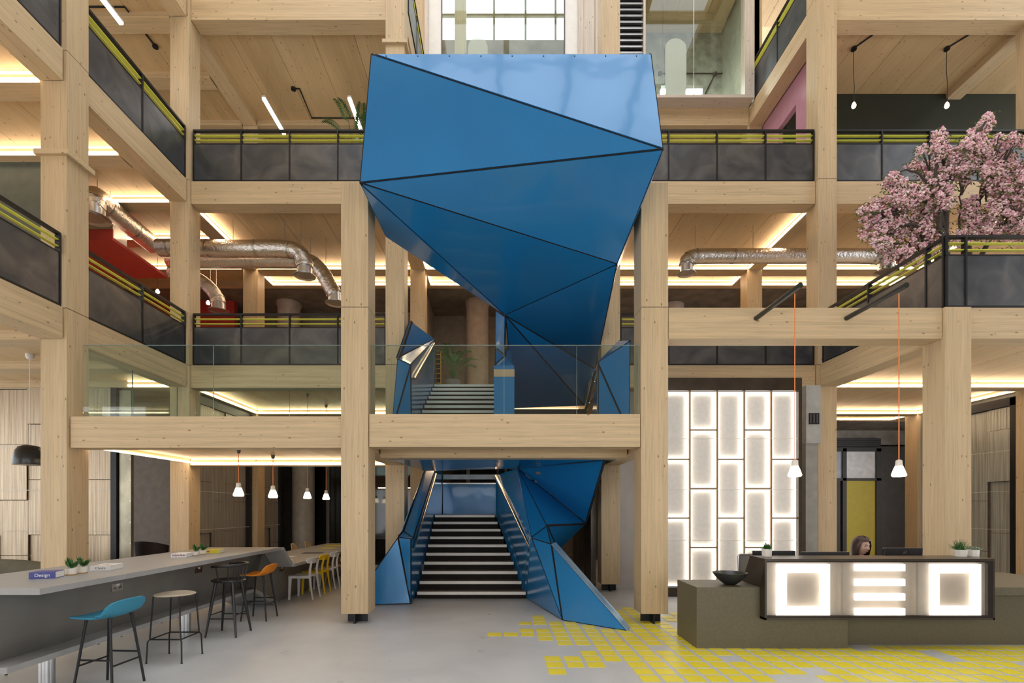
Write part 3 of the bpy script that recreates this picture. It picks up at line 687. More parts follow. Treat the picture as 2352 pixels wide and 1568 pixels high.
# ------------------------------------------------------------------ tall corrugated mesh partitions
MESHB = mesh_metal('beige_mesh_sheet', (.36,.28,.195), (.60,.485,.34)); MESHG = mesh_metal('grey_mesh_sheet', (.25,.22,.185), (.44,.40,.34)); MESHS = mesh_metal('silver_mesh_sheet', (.30,.30,.265), (.56,.58,.52))
def mesh_wall(axis, fix, a, b, z0, z1, side, mat, label, cw=.56, off=0.0):
    "frame + staggered mesh sheets; side = direction its face looks along the fixed axis"
    root = thing('mesh_partition', label, 'partition', ((a+b)/2, fix, 0) if axis == 'X' else (fix, (a+b)/2, 0))
    def bx(p0, p1, d0, d1, h0, h1):
        d0, d1 = fix - side*d0, fix - side*d1
        return MB().box(p0, p1, d0, d1, h0, h1) if axis == 'X' else MB().box(d0, d1, p0, p1, h0, h1)
    obj('frame', bx(a, a+.12, -.03, .14, 0, z1), BLACK, root); obj('frame', bx(b-.12, b, -.03, .14, 0, z1), BLACK, root)
    obj('frame', bx(a, b, -.03, .14, z1-.17, z1+.02), BLACK, root); obj('frame', bx(a, b, -.03, .14, 0, .12), BLACK, root)
    obj('back_board', bx(a+.1, b-.1, .09, .11, .1, z1-.16), pm('shadow_board', (.22,.16,.11), .7), root)
    n = max(1, round((b-a-.24)/cw)); w_ = (b-a-.24)/n; random.seed(int(abs(fix*100)))
    for i in range(n):
        p0 = a+.12+i*w_; h = .12; k = 0
        first = .62 if (i % 2) else 1.05
        while h < z1-.18:
            t = min(h + (first if k == 0 else 1.16), z1-.17); dd = random.choice((.0, .03, .075))
            obj('mesh_sheet', bx(p0+.005, p0+w_-.005, dd, dd+.012, h+.006, t-.007), mat, root); h = t; k += 1
    for z in (1.25, 2.1, 3.0): 
        if z < z1: obj('cable', bx(a+.1, b-.1, -.014, -.006, z, z+.008), WHITE, root)
    return root
mesh_wall('X', 10.2, -12.4, -8.02, 0, 4.55, -1, MESHB, 'tall beige corrugated mesh partition at far left behind the long table')
mesh_wall('Y', -6.62, 10.58, 12.92, 0, 4.2, 1, MESHG, 'greyish mesh partition receding between the corner column and the rear left column')
mesh_wall('Y', -6.62, 13.46, 14.7, 0, 4.2, 1, MESHG, 'narrow greyish mesh partition beyond the rear left column')
mesh_wall('Y', 11.2, 10.58, 12.92, 0, 4.15, -1, MESHS, 'silvery mesh partition in a black frame at the right edge')
dj = tag(obj('metal_jamb', MB().box(-8.0, -7.75, 10.22, 10.30, 0, 4.2), pm('patina_sheet', (.33,.30,.22), .35, .7, .45, 2.2, stretch=(1,1,.6)), None), 'tall stained metal jamb with rivets beside the beige mesh partition', 'door jamb')
rr = MB()
for k in range(8): rr.box(-7.765, -7.752, 10.208, 10.22, .55+k*.44, .564+k*.44)
obj('rivets', rr, CHROME, dj, kind='stuff')
wall('wall_dark_booth', -7.75, -6.9, 12.0, 12.1, 0, L[1]-.34, TAUPE)
# black glazing of the back of the lobby
def black_window(n, x0, x1, y, z1, bars):
    root = bpy.data.objects.new('window_%d' % n, None); COL.objects.link(root); root['kind'] = 'structure'; root.location = (x0, y, 0)
    obj('pane', MB().box(x0, x1, y+.03, y+.05, 0, z1), pm('night_glass', (.006,.006,.006), .06, 0, .1), root)
    for b in bars: obj('mullion', MB().box(b-.05, b+.05, y-.05, y+.03, 0, z1), DGREY, root)
    obj('transom', MB().box(x0, x1, y-.04, y+.03, z1-.1, z1), BLACK, root)
    return root
black_window(1, -6.2, -2.2, 15.7, 4.2, [-5.55, -4.9, -4.2, -3.3, -2.5])
black_window(2, -3.9, 1.2, 15.0, 4.2, [-3.2, -2.5, -1.0, .4])
sh = tag(obj('back_shelf_light', MB().box(-3.75, -2.3, 14.90, 14.951, 2.35, 2.38), emis('dim_shelf_glow', (1,.85,.7), 2.2), None), 'thin bright shelf light in the dark room left of the stairs', 'strip light')
# round concrete columns
for (x, y, r, z0, z1, lab) in ((-6.15, 15.2, .33, 0, L[1]-.43, 'round grey concrete column on the lobby floor behind the long table'),
    (-.72, 15.1, .34, L[1], L[2]-.43, 'round concrete column on the first gallery behind the stairs and palm'),
    (-6.6, 15.2, .34, L[1], L[2]-.43, 'round dark concrete column behind the left back railing'),
    (5.4, 15.4, .34, L[1], L[2]-.43, 'round dark concrete column behind the right back gallery')):
    tag(obj('round_column', MB().lathe([(r, z0), (r, z1-.14), (r+.03, z1-.1), (r+.03, z1)], (x, y, 0), 32), pm('round_column_paint', (.42,.35,.29), .55) if z0 else DUCTG, None), lab, 'column')
# grey coat boards / dark cabinet behind the right of the stairs
cb = thing('dark_cabinet', 'dark bronze cabinet with panel doors behind the blue stairs at right', 'cabinet', (2.0, 11.4, 0))
obj('body', MB().box(1.98, 2.06, 10.55, 13.2, .1, 3.6), BRONZE, cb)
for k in range(3): obj('door', MB().box(1.955, 1.978, 10.57+k*.88, 11.42+k*.88, .16, 3.55), BRONZE, cb)
obj('plinth', MB().box(2.0, 2.06, 10.55, 13.2, 0, .1), BLACK, cb)
wb = thing('wooden_shelf_unit', 'brown wooden shelf frame in the dark recess right of the stairs', 'shelf', (1.75, 13.4, 0))
for x in (1.35, 2.25): obj('upright', MB().box(x, x+.05, 13.3, 13.6, 0, 2.2), STICK, wb)
for z in (.45, 1.3, 2.15): obj('shelf', MB().box(1.4, 2.25, 13.3, 13.6, z, z+.04), STICK, wb)
# yellow door wall on the right
YD = 15.9
dr = bpy.data.objects.new('door_1', None); COL.objects.link(dr); dr['kind'] = 'structure'; dr.location = (PX(1975, YD), YD, 0)
fx0, fx1 = PX(1880, YD), PX(2022, YD)
for a, b, c, d in ((1932, 1941, 1280, 1030), (2009, 2020, 1280, 1030), (1880, 2020, 1037, 1028), (1880, 2020, 1104, 1098), (1918, 1926, 1280, 1104)):
    obj('door_frame', MB().box(PX(a, YD), PX(b, YD), YD-.08, YD+.02, 0 if c > 1200 else PZ(c, YD), PZ(d, YD)), pm('charcoal_frame', (.05,.047,.045), .5), dr)
obj('yellow_leaf', MB().box(PX(1941, YD), PX(2009, YD), YD-.03, YD+.02, .02, PZ(1104, YD)), pm('mustard_paint', (.60,.49,.05), .5, 0, .05), dr)
obj('upper_pane', MB().box(PX(1941, YD), PX(2009, YD), YD-.03, YD+.02, PZ(1098, YD), PZ(1037, YD)), pm('frosted_white', (.82,.82,.84), .3), dr)
obj('side_leaf', MB().box(PX(1880, YD), PX(1918, YD), YD-.03, YD+.02, .02, PZ(1104, YD)), pm('mustard_paint_side', (.60,.49,.05), .5, 0, .05), dr)
obj('side_pane', MB().box(PX(1880, YD), PX(1932, YD), YD-.03, YD+.02, PZ(1098, YD), PZ(1037, YD)), pm('frosted_blue', (.40,.45,.55), .3), dr)
gv = thing('air_grille', 'long dark ventilation grille above the mustard yellow door', 'vent', (PX(1970, YD), YD-.05, 3.5))
obj('frame', MB().box(PX(1880, YD), PX(2020, YD), YD-.06, YD-.02, PZ(1026, YD), PZ(1007, YD)), BLACK, gv)
for k in range(4):
    z = PZ(1024-4.4*k, YD); obj('slat', MB().box(PX(1881, YD), PX(2018, YD), YD-.075, YD-.06, z, z+.02), DGREY, gv)
wall('wall_door_surround', 6.98, 14.4, YD+.021, YD+.1, 0, L[1]-.95, DGREY)
# ------------------------------------------------------------------ reception desk
rd = thing('reception_desk', 'olive stone reception desk with a glowing bronze-framed light box on its front', 'desk', (4.2, 6.3, 0))
obj('stone_block', MB().box(2.40, 4.25, 5.97, 6.63, 0, .75), STONE, rd, bevel=.004)
obj('recessed_plinth', MB().box(4.25, 7.6, 6.14, 6.6, 0, .65), STONE, rd)
obj('stone_worktop', MB().box(4.26, 6.12, 5.97, 6.29, .65, .75).box(6.12, 7.6, 5.97, 7.4, .65, .75), STONE, rd, bevel=.004)
X0, X1, X2, X3 = 3.17, 5.93, 3.21, 6.09
Y0, Y1, Y2 = 5.85, 6.29, 6.52
obj('desk_top', MB().prism([(X0, Y0, 1.085), (X1, Y0, 1.085), (X3, Y1, 1.085), (X2, Y1, 1.085)], (0, 0, .026)), BRONZE, rd)
obj('side_plate', MB().prism([(X0, Y0, .375), (X0, 5.965, .375), (X0, 5.965, .752), (X0+.06, Y2, .752), (X2, Y1, 1.085), (X0, Y0, 1.085)], (.02, 0, 0)), BRONZE, rd)
obj('side_plate', MB().prism([(X1-.02, Y0, .375), (X1-.02, 5.965, .375), (X1-.02, 5.965, .752), (X3-.02, Y2, .752), (X3-.02, Y1, 1.085), (X1-.02, Y0, 1.085)], (.02, 0, 0)), BRONZE, rd)
obj('bottom_plate', MB().box(X0, X1, Y0, 5.965, .375, .40), BRONZE, rd)
obj('back_plate', MB().box(X2+.02, X3-.02, 6.26, 6.285, .752, 1.085), BRONZE, rd)
# front frame
ya = Y0-.006
ox0, ox1, oz0, oz1 = PX(1761, Y0), PX(2269, Y0), PZ(1414, Y0), PZ(1291, Y0)
fm = MB().box(X0+.02, ox0, Y0, Y0+.05, .40, 1.085).box(ox1, X1-.02, Y0, Y0+.05, .40, 1.085).box(ox0, ox1, Y0, Y0+.05, .40, oz0).box(ox0, ox1, Y0, Y0+.05, oz1, 1.085)
obj('front_frame', fm, pm('dark_bronze_frame', (.04,.032,.027), .35, .7), rd)
lbx = obj('light_tray', MB().box(X0+.02, X1-.02, 5.955, 5.964, .40, 1.085), pm('tray_back', (.50,.44,.37), .6), rd)
G2 = emis('desk_tube_glow', (1.0,.95,.88), 3.6)
def ring(x0, x1, y0, y1, ix0, ix1, iy0, iy1):
    q = lambda v: PX(v, 5.92); z = lambda v: PZ(v, 5.92); m = MB()
    for a, b, c, d in ((x0, ix0, y0, y1), (ix1, x1, y0, y1), (ix0, ix1, y0, iy0), (ix0, ix1, iy1, y1)): m.box(q(a), q(b), 5.90, 5.94, z(d), z(c))
    obj('glowing_square', m, G2, lbx)
ring(1784, 1904, 1295, 1413, 1805, 1884, 1315, 1392); ring(2137, 2250, 1295, 1412, 2155, 2230, 1316, 1391)
for y in (1303, 1337, 1370, 1404): obj('glowing_bar', MB().box(PX(1964, 5.92), PX(2076, 5.92), 5.90, 5.94, PZ(y+8, 5.92), PZ(y-8, 5.92)), G2, lbx)
for x in (1931, 2103): obj('divider', MB().box(PX(x-3, 5.92), PX(x+3, 5.92), 5.90, 5.955, oz0, oz1), pm('tray_divider', (.36,.31,.25), .6), lbx)
def perforated(name, col, sc=160, thr=.33):
    m = bpy.data.materials.new(name); m.use_nodes = True; t = m.node_tree; K = t.links; b = t.nodes['Principled BSDF']
    tc = N(t, 'ShaderNodeTexCoord'); vo = N(t, 'ShaderNodeTexVoronoi'); vo.inputs['Scale'].default_value = sc; vo.inputs['Randomness'].default_value = 0
    K.new(tc.outputs['Object'], vo.inputs['Vector'])
    g = N(t, 'ShaderNodeMath', operation='GREATER_THAN'); g.inputs[1].default_value = thr; K.new(vo.outputs['Distance'], g.inputs[0]); K.new(g.outputs[0], b.inputs['Alpha'])
    b.inputs['Base Color'].default_value = (*col, 1); b.inputs['Metallic'].default_value = .5; b.inputs['Roughness'].default_value = .4; return m
obj('perforated_sheet', MB().box(ox0, ox1, Y0+.035, Y0+.037, oz0, oz1), perforated('fine_perforated_sheet', (.60,.53,.45), 110, .58), rd)
obj('staff_worktop', MB().box(3.4, 6.05, 6.30, 6.64, .752, .772), GREYTOP, rd)

# bowl, chair back, monitors, pots
bw = tag(obj('serving_bowl', MB().lathe([(.02, 0), (.07, .004), (.13, .05), (.18, .105), (.207, .15), (.203, .153), (.196, .150), (.17, .105), (.12, .055), (.05, .02), (0, .016)], (0, 0, 0), 40), pm('dark_bowl_glaze', (.028,.028,.026), .35), None), 'wide dark metal bowl on the left stone end of the desk', 'bowl')
place(bw, (2.915, 6.2, .751)); 
ch = thing('metal_chair', 'perforated grey metal chair back standing behind the desk bowl', 'chair', (3.42, 7.2, 0))
yy = 7.05
obj('backrest', MB().prism([(3.46, yy, .50), (3.74, yy, .50), (3.80, yy-.02, 1.045), (3.43, yy-.02, 1.045)], (0, .006, 0)), perforated('perforated_steel', (.48,.46,.42), 34, .34), ch)
obj('back_frame', MB().tube([(3.45, yy, .46), (3.425, yy-.02, 1.03), (3.45, yy-.02, 1.055), (3.78, yy-.02, 1.055), (3.805, yy-.02, 1.03), (3.75, yy, .46)], .014, 8), ALU, ch)
obj('seat', MB().box(3.42, 3.80, 7.05, 7.45, .44, .46), ALU, ch)
for sx in (3.44, 3.78):
    for sy in (7.07, 7.43): obj('leg', MB().tube([(sx, sy, .44), (sx, sy+.02, 0)], .012, 8), ALU, ch)
MON = pm('monitor_shell', (.020,.018,.019), .4)
def monitor(x0, x1, ztop, y, label, tilt=0.0, mark=True):
    cx = (x0+x1)/2; root = thing('computer_monitor', label, 'monitor', (cx, y, .772))
    h = ztop - .772
    obj('shell', MB().hexa([(x0, y+.02, ztop-.33), (x1, y+.02, ztop-.33), (x1, y+.05, ztop-.33), (x0, y+.05, ztop-.33), (x0, y+tilt, ztop), (x1, y+tilt, ztop), (x1, y+tilt+.03, ztop), (x0, y+tilt+.03, ztop)]), MON, root, bevel=.003)
    obj('bezel', MB().box(x0-.003, x1+.003, y+tilt+.028, y+tilt+.036, ztop-.01, ztop+.004), ALU, root)
    obj('screen', MB().box(x0+.01, x1-.01, y+.051, y+.053, ztop-.32, ztop-.02), pm('screen_black', (.01,.01,.012), .1), root)
    obj('stand', MB().box(cx-.03, cx+.03, y+.05, y+.08, .772, ztop-.15), BLACK, root); obj('foot', MB().box(cx-.11, cx+.11, y-.02, y+.14, .772, .784), BLACK, root)
    if mark:
        mk = MB()
        for dx, z0, z1 in ((-.012, .045, .09), (.002, .045, .072), (.016, .036, .072)): mk.hexa([(cx+dx, y+tilt*.7-.002, ztop-z1), (cx+dx+.005, y+tilt*.7-.002, ztop-z1), (cx+dx+.005, y+tilt*.7+.004, ztop-z1), (cx+dx, y+tilt*.7+.004, ztop-z1), (cx+dx+.012, y+tilt-.002, ztop-z0), (cx+dx+.017, y+tilt-.002, ztop-z0), (cx+dx+.017, y+tilt+.004, ztop-z0), (cx+dx+.012, y+tilt+.004, ztop-z0)])
        obj('maker_mark', mk, CHROME, root)
monitor(PX(2033, 6.4), PX(2120, 6.4), PZ(1258.5, 6.4), 6.4, 'black computer monitor right of the woman, seen from behind')
monitor(PX(1731, 6.4), PX(1828, 6.4), PZ(1265, 6.4), 6.4, 'black computer monitor behind the succulent at the left of the desk')
monitor(PX(1847, 6.38), PX(1955, 6.38), PZ(1268, 6.38), 6.38, 'grey-rimmed low monitor just left of the woman', .03, False)
LEAF = island_col('leaf_green', [(0, (.02,.075,.018)), (.5, (.05,.14,.035)), (1, (.10,.22,.05))], .5); SAGE = island_col('sage_leaf', [(0, (.16,.24,.15)), (1, (.35,.42,.30))], .6)
def rosette(mb, c, n, rad, h, wd, tilt0, tilt1, rnd):
    c = Vector(c)
    for i in range(n):
        a = i*2.399 + rnd.uniform(-.2, .2); t = tilt0 + (tilt1-tilt0)*i/n; l = rad*(.75+.4*rnd.random())
        d = Vector((math.cos(a)*math.cos(t), math.sin(a)*math.cos(t), math.sin(t))); s = Vector((-math.sin(a), math.cos(a), 0)); u = s.cross(d)
        p0 = c; p1 = c + d*l*.5 + s*wd*.5 + u*wd*.15; p2 = c + d*l*.5 - s*wd*.5 + u*wd*.15; p3 = c + d*l + Vector((0, 0, h)); p4 = c + d*l*.5 - u*wd*.2
        mb.add([p0, p1, p3, p2, p4], [(0,1,2), (0,2,3), (0,4,1), (1,4,2), (2,4,3), (3,4,0)])
def potted(name, label, group, x, y, z, r, h, kind, sides=8, wood_base=False):
    root = thing(name, label, 'plant', (x, y, z), group); rnd = random.Random(int(x*1000)+int(y*77))
    b0 = .012 if wood_base else 0
    if wood_base: obj('wooden_saucer', MB().lathe([(r*.98, 0), (r*.98, .012)], (x, y, z), 20), pm('saucer_wood', (.42,.25,.11), .6), root)
    obj('pot', MB().lathe([(r*.9, b0), (r, h), (r*.88, h), (r*.8, h*.8), (0, h*.8)], (x, y, z), sides), CREAM, root)
    lf = MB()
    if kind == 'jade':
        for k in range(16): rosette(lf, (x+rnd.uniform(-.3, .3)*r, y+rnd.uniform(-.3, .3)*r, z+h+rnd.uniform(0, .03)), 3, .085, .02, .016, .5, 1.25, rnd)
    elif kind == 'rosette':
        rosette(lf, (x, y, z+h*.9), 34, r*1.35, 0, .03, .1, 1.3, rnd)
    elif kind == 'grass':
        for k in range(150):
            a = rnd.uniform(0, 6.28); t = rnd.uniform(.15, 1.4); l = rnd.uniform(.07, .15); p = Vector((x-.02+rnd.uniform(-.5, .5)*r, y+rnd.uniform(-.5, .5)*r, z+h*.9)); q = p + Vector((math.cos(a)*math.cos(t), math.sin(a)*math.cos(t), math.sin(t)))*l
            lf.tube([p, p.lerp(q, .6)+Vector((0, 0, .01)), q], [.0025, .002, .0008], 3, False)
    else:
        for k in range(9): rosette(lf, (x+rnd.uniform(-.8, .8)*r, y+rnd.uniform(-.6, .6)*r, z+h+rnd.uniform(-.005, .02)), 12, .035, 0, .014, .1, 1.2, rnd)
    obj('leaves', lf, SAGE if kind == 'cluster' else LEAF, root, kind='stuff')
    return root
potted('potted_succulent', 'small green succulent in an eight-sided pale pot at the left of the desk top', 'pots on the reception desk', 3.35, 6.14, 1.112, .062, .095, 'rosette')
potted('potted_succulent', 'bushy bright green trailing plant in a pale pot, right end of the desk', 'pots on the reception desk', 5.79, 6.14, 1.112, .07, .085, 'grass')
potted('potted_succulent', 'grey-green cluster succulent in a pale pot, rightmost on the desk', 'pots on the reception desk', 5.945, 6.14, 1.112, .065, .085, 'cluster')
# ------------------------------------------------------------------ long folded grey table
TX0, TX1 = -5.06, -3.80
tb = thing('long_table', 'long grey folded table, high bar in front dropping to a low table at the back', 'table', (-4.43, 7, 0))
def slabYZ(y0, z0, y1, z1, th, x0, x1):
    d = Vector((0, y1-y0, z1-z0)).normalized(); n = Vector((0, -d.z, d.y)) * -th
    return MB().prism([(x0, y0, z0), (x1, y0, z0), (x1, y0+n.y, z0+n.z), (x0, y0+n.y, z0+n.z)], (0, y1-y0, z1-z0))
obj('bar_top', MB().box(TX0, TX1, 4.02, 8.44, .996, 1.05), GREYTOP, tb, bevel=.003)
obj('sloping_board', MB().prism([(TX0, 8.40, .996), (TX0, 8.44, 1.05), (TX0, 8.80, .731), (TX0, 8.73, .676)], (TX1+.05-TX0, 0, 0)), GREYTOP, tb)
obj('low_top', MB().box(TX0+.06, -3.70, 8.76, 14.1, .675, .73), GREYTOP, tb, bevel=.003)
obj('bar_body', MB().prism([(-4.15, 4.03, .995), (-4.28, 4.03, .40), (-4.60, 4.03, .40), (-4.73, 4.03, .995)], (0, 4.42, 0)), GREYSIDE, tb)
obj('joint_body', MB().prism([(-4.06, 8.0, .42), (-4.10, 8.42, .99), (-4.06, 8.95, .67), (-4.06, 8.95, .02), (-4.06, 8.82, .02)], (-.7, 0, 0)), GREYSIDE, tb)
obj('low_body', MB().prism([(-4.05, 8.9, .674), (-4.12, 8.9, .003), (-4.7, 8.9, .003), (-4.78, 8.9, .674)], (0, 5.1, 0)), GREYSIDE, tb)
obj('foot_shelf', MB().box(-4.83, -4.05, 4.0, 8.05, .35, .403), GREYTOP, tb, bevel=.003)
obj('folded_shelf', MB().prism([(-4.051, 8.04, .403), (-4.051, 8.0, .352), (-4.051, 8.72, 0.002), (-4.051, 8.86, 0.002), (-4.051, 8.86, .03)], (-.77, 0, 0)), GREYTOP, tb)
for y in (4.74, 6.83): obj('leg', MB().tube([(-4.41, y, 0), (-4.41, y, .36)], .062, 28), ALU, tb)
def socket(y, z, x, lab, dark=False):
    r = thing('wall_socket', lab, 'socket', (x, y, z))
    pl = obj('plate', MB().box(x, x+.008, y-.073, y+.073, z-.043, z+.043), ALU if not dark else BRONZE, r)
    for s in (-1, 1):
        m = MB().box(x+.008, x+.0095, y+s*.038-.018, y+s*.038-.008, z-.022, z-.006).box(x+.008, x+.0095, y+s*.038+.008, y+s*.038+.018, z-.022, z-.006).box(x+.008, x+.0095, y+s*.038-.004, y+s*.038+.004, z-.008, z+.006)
        obj('socket_holes', m, BLACK, r); obj('switch', MB().box(x+.008, x+.013, y+s*.012-.009, y+s*.012+.009, z+.01, z+.034), WHITE, r)
socket(5.31, .86, -4.18, 'silver double power socket on the front of the bar, nearest')
socket(6.74, .87, -4.178, 'bronze power socket on the front of the bar beside the black stool', True)
socket(9.02, .60, -4.056, 'small power socket under the corner of the low table', True)

# ------------------------------------------------------------------ books
def text(s, size, mat, parent, loc, rot, name='lettering'):
    cu = bpy.data.curves.new(name, 'FONT'); cu.body = s; cu.size = size; cu.align_x = 'CENTER'; cu.align_y = 'CENTER'; cu.extrude = .0004
    tmp = bpy.data.objects.new(name, cu); COL.objects.link(tmp); bpy.context.view_layer.update()
    me = bpy.data.meshes.new_from_object(tmp.evaluated_get(bpy.context.evaluated_depsgraph_get())); bpy.data.objects.remove(tmp); me.materials.clear(); me.materials.append(mat)
    o = bpy.data.objects.new(name, me); COL.objects.link(o); o.parent = parent; o.location = loc; o.rotation_euler = rot; return o
PAGE = pm('book_pages', (.78,.75,.70), .7, 0, .06, 60, stretch=(1,1,20))
def book(x, y, rz, ln, dp, th, cmat, label, word=None, wmat=None, wsize=.03, extra=None):
    r = thing('book', label, 'book', (x, y, 1.0515), 'books on the bar')
    b = MB().box(-ln/2, ln/2, 0, dp, 0, .003).box(-ln/2, ln/2, 0, dp, th-.003, th).box(-ln/2, ln/2, -.003, .001, 0, th)
    def loc(name, m, mt):
        me = m.mesh(name, mt); o = bpy.data.objects.new(name, me); COL.objects.link(o); o.parent = r; return o
    loc('cover', b, cmat); loc('page_block', MB().box(-ln/2+.004, ln/2-.004, .001, dp-.004, .0032, th-.0032), PAGE)
    if word: text(word, wsize, wmat, r, (0, -.0035, th/2), (R(90), 0, 0))
    if extra: extra(r, loc)
    r.rotation_euler = (0, 0, rz); return r
NAVY = pm('navy_cover', (.055,.065,.27), .4); BWHITE = pm('white_cover', (.74,.72,.70), .4); BYEL = pm('yellow_cover', (.66,.55,.04), .4); INKW = pm('white_ink', (.85,.85,.85), .5); INKD = pm('dark_ink', (.05,.04,.045), .5); INKR = pm('red_ink', (.45,.09,.05), .5)
book(-4.31, 4.585, R(20), .20, .17, .062, NAVY, 'thick navy blue book with the word Design on its spine', 'Design', INKW, .042)
def chairs_cover(r, loc):
    for k, (a, b, q) in enumerate(((-.06, .05, .3), (-.01, .12, -.2), (.05, .06, .1))): loc('cover_picture', MB().box(a-.03, a+.03, b, b+.022, .0502, .0508), INKR if k != 1 else INKD)
book(-4.26, 5.19, R(14), .19, .27, .05, BWHITE, 'white picture book with the word Chairs on its spine', 'Chairs', INKD, .036, chairs_cover)
def speckle(r, loc):
    rnd = random.Random(3)
    for k in range(14):
        a = -.075 + k*.0115; loc('spine_mark', MB().box(a, a+.007, -.0042, -.003, .012+rnd.random()*.008, .034+rnd.random()*.01), (INKD, INKR, pm('plum_ink', (.2,.1,.25), .5))[k % 3])
book(-4.37, 6.62, R(12), .19, .24, .05, BWHITE, 'white book with coloured letter marks along its spine, third along the bar', None, None, .03, speckle)
book(-4.30, 7.26, R(10), .21, .22, .05, BYEL, 'yellow book with a small dark title block, farthest on the bar', None, None, .03, lambda r, loc: loc('title_block', MB().box(-.08, -.03, -.0042, -.003, .015, .036), INKR))
potted('potted_succulent', 'jade plant in a round white pot on a wooden saucer, left of the nearest pair', 'pots on the bar', -4.268, 4.845, 1.051, .048, .062, 'jade', 24, True)
potted('potted_succulent', 'jade plant in a round white pot on a wooden saucer, right of the nearest pair', 'pots on the bar', -4.275, 4.98, 1.051, .048, .062, 'jade', 24, True)
potted('potted_succulent', 'jade plant in a white pot beside the third book, nearer of the far pair', 'pots on the bar', -4.31, 6.88, 1.051, .046, .055, 'jade', 24, True)
potted('potted_succulent', 'jade plant in a white pot against the yellow book, farther of the far pair', 'pots on the bar', -4.32, 7.08, 1.051, .046, .055, 'jade', 24, True)

# ------------------------------------------------------------------ papers on the low table
for k, (x, y, w_, d_, rz, mt, lab) in enumerate(((-4.2, 9.25, .42, .30, 8, BWHITE, 'open white magazine nearest on the low table'), (-4.45, 10.0, .42, .30, -5, BWHITE, 'open white magazine second along the low table'),
    (-4.2, 10.9, .42, .3, 5, INKD, 'dark closed folder on the low table'), (-4.35, 12.3, .42, .3, -8, BYEL, 'pale yellow papers far along the low table'), (-4.5, 13.2, .5, .34, 4, BYEL, 'pale yellow papers at the far end of the low table'))):
    o = thing('magazine', lab, 'magazine', (x, y, .7315), 'papers on the low table', R(rz))
    for s in (-1, 1):
        me = MB().prism([(0, -d_/2, 0), (s*w_/2, -d_/2, 0), (s*w_/2, d_/2, 0), (0, d_/2, 0)], (0, 0, .006)).mesh('page', mt); p = bpy.data.objects.new('page', me); COL.objects.link(p); p.parent = o

# ------------------------------------------------------------------ stools (facing the table, -x)
def local(name, mb, mat, root, bevel=0):
    me = mb.mesh(name, mat); o = bpy.data.objects.new(name, me); COL.objects.link(o); o.parent = root
    return o
def shell_stool(mat, lab):
    r = thing('bar_stool', lab, 'stool', (0, 0, 0))
    prof = [(-.205, .705), (-.19, .700), (-.10, .697), (0, .692), (.08, .700), (.135, .730), (.175, .785), (.20, .84), (.21, .862)]
    def fn(u, v, off=0):
        y = (v-.5)*2; u = .10*abs(y)**4 + u*(1-.22*abs(y)**3.5 - .10*abs(y)**4)
        s = u*(len(prof)-1); i = min(int(s), len(prof)-2); f = s-i
        x = prof[i][0]*(1-f)+prof[i+1][0]*f; z = prof[i][1]*(1-f)+prof[i+1][1]*f
        k = 1.0
        hw = .212 + .02*math.sin(u*3.0)
        return (x - .035*abs(y)**2.2*(1 if u > .5 else 0), y*hw*k, z + .018*abs(y)**2*(1 if u < .6 else 0) + off)
    m = MB().grid(lambda u, v: fn(u, v), 24, 14)
    o = local('seat_shell', m, mat, r); so = o.modifiers.new('thick', 'SOLIDIFY'); so.thickness = .016; so.offset = -1
    ft = {}
    for sx in (-1, 1):
        for sy in (-1, 1):
            top = Vector((sx*.115-.01, sy*.12, .69)); bot = Vector((sx*.195-.01, sy*.185, 0)); ft[(sx, sy)] = (top, bot)
            local('leg', MB().tube([top, top.lerp(bot, .08), bot], [.017, .0125, .0115], 10), BLACK, r)
    at = lambda k, f: ft[k][0].lerp(ft[k][1], f)
    for a, b, f in (((-1, -1), (-1, 1), .64), ((1, -1), (1, 1), .64), ((-1, -1), (1, -1), .56), ((-1, 1), (1, 1), .56)):
        local('stretcher', MB().tube([at(a, f), at(b, f)], .009, 8), BLACK, r)
    return r
FAB = pm('teal_blue_fabric', (.035,.235,.36), .75, 0, .1, 60, .15); ORA = pm('orange_fabric', (.80,.26,.015), .7, 0, .08, 60, .1)
place(shell_stool(FAB, 'bar stool with a curved teal blue shell seat and thin black legs, nearest'), (-3.735, 4.67, 0), R(-4))
place(shell_stool(ORA, 'bar stool with a curved orange shell seat, farthest of the four stools'), (-3.745, 7.59, 0))
def oak_stool(lab):
    r = thing('bar_stool', lab, 'stool', (0, 0, 0)); m = MB(); n = 40; vs = []
    def rad(a): return .205*(1+.055*math.cos(3*a)) 
    rings = [(.0, .735), (.5, .736), (.85, .744), (.97, .748), (1.0, .742), (.97, .733), (.6, .722), (0, .722)]
    for q, z in rings:
        for k in range(n): a = 2*math.pi*k/n; vs.append((rad(a)*q*math.cos(a), rad(a)*q*math.sin(a)*.98, z))
    fs = [(i*n+k, i*n+(k+1) % n, (i+1)*n+(k+1) % n, (i+1)*n+k) for i in range(len(rings)-1) for k in range(n)]
    m.add(vs, fs, True); local('seat', m, wood('pale_oak', 'Y', c=(.52,.44,.33), knots=False), r)
    pts = {}
    for sx in (-1, 1):
        for sy in (-1, 1):
            a = Vector((sx*.145, sy*.145, .735)); b = Vector((sx*.172, sy*.165, .26)); c = Vector((sx*.188, sy*.178, .235)); d = Vector((sx*.196, sy*.186, 0)); pts[(sx, sy)] = b
            local('leg', MB().tube([a, b, c, d], .0085, 10), BLACK, r); local('foot', MB().lathe([(.013, 0), (.012, .008)], (d.x, d.y, 0), 12), BLACK, r)
    for a, b in (((-1, -1), (-1, 1)), ((1, -1), (1, 1)), ((-1, -1), (1, -1)), ((-1, 1), (1, 1))): local('foot_ring', MB().tube([pts[a], pts[b]], .008, 8), BLACK, r)
    return r
place(oak_stool('backless bar stool with a pale oak seat and thin black wire legs'), (-3.718, 5.57, 0))
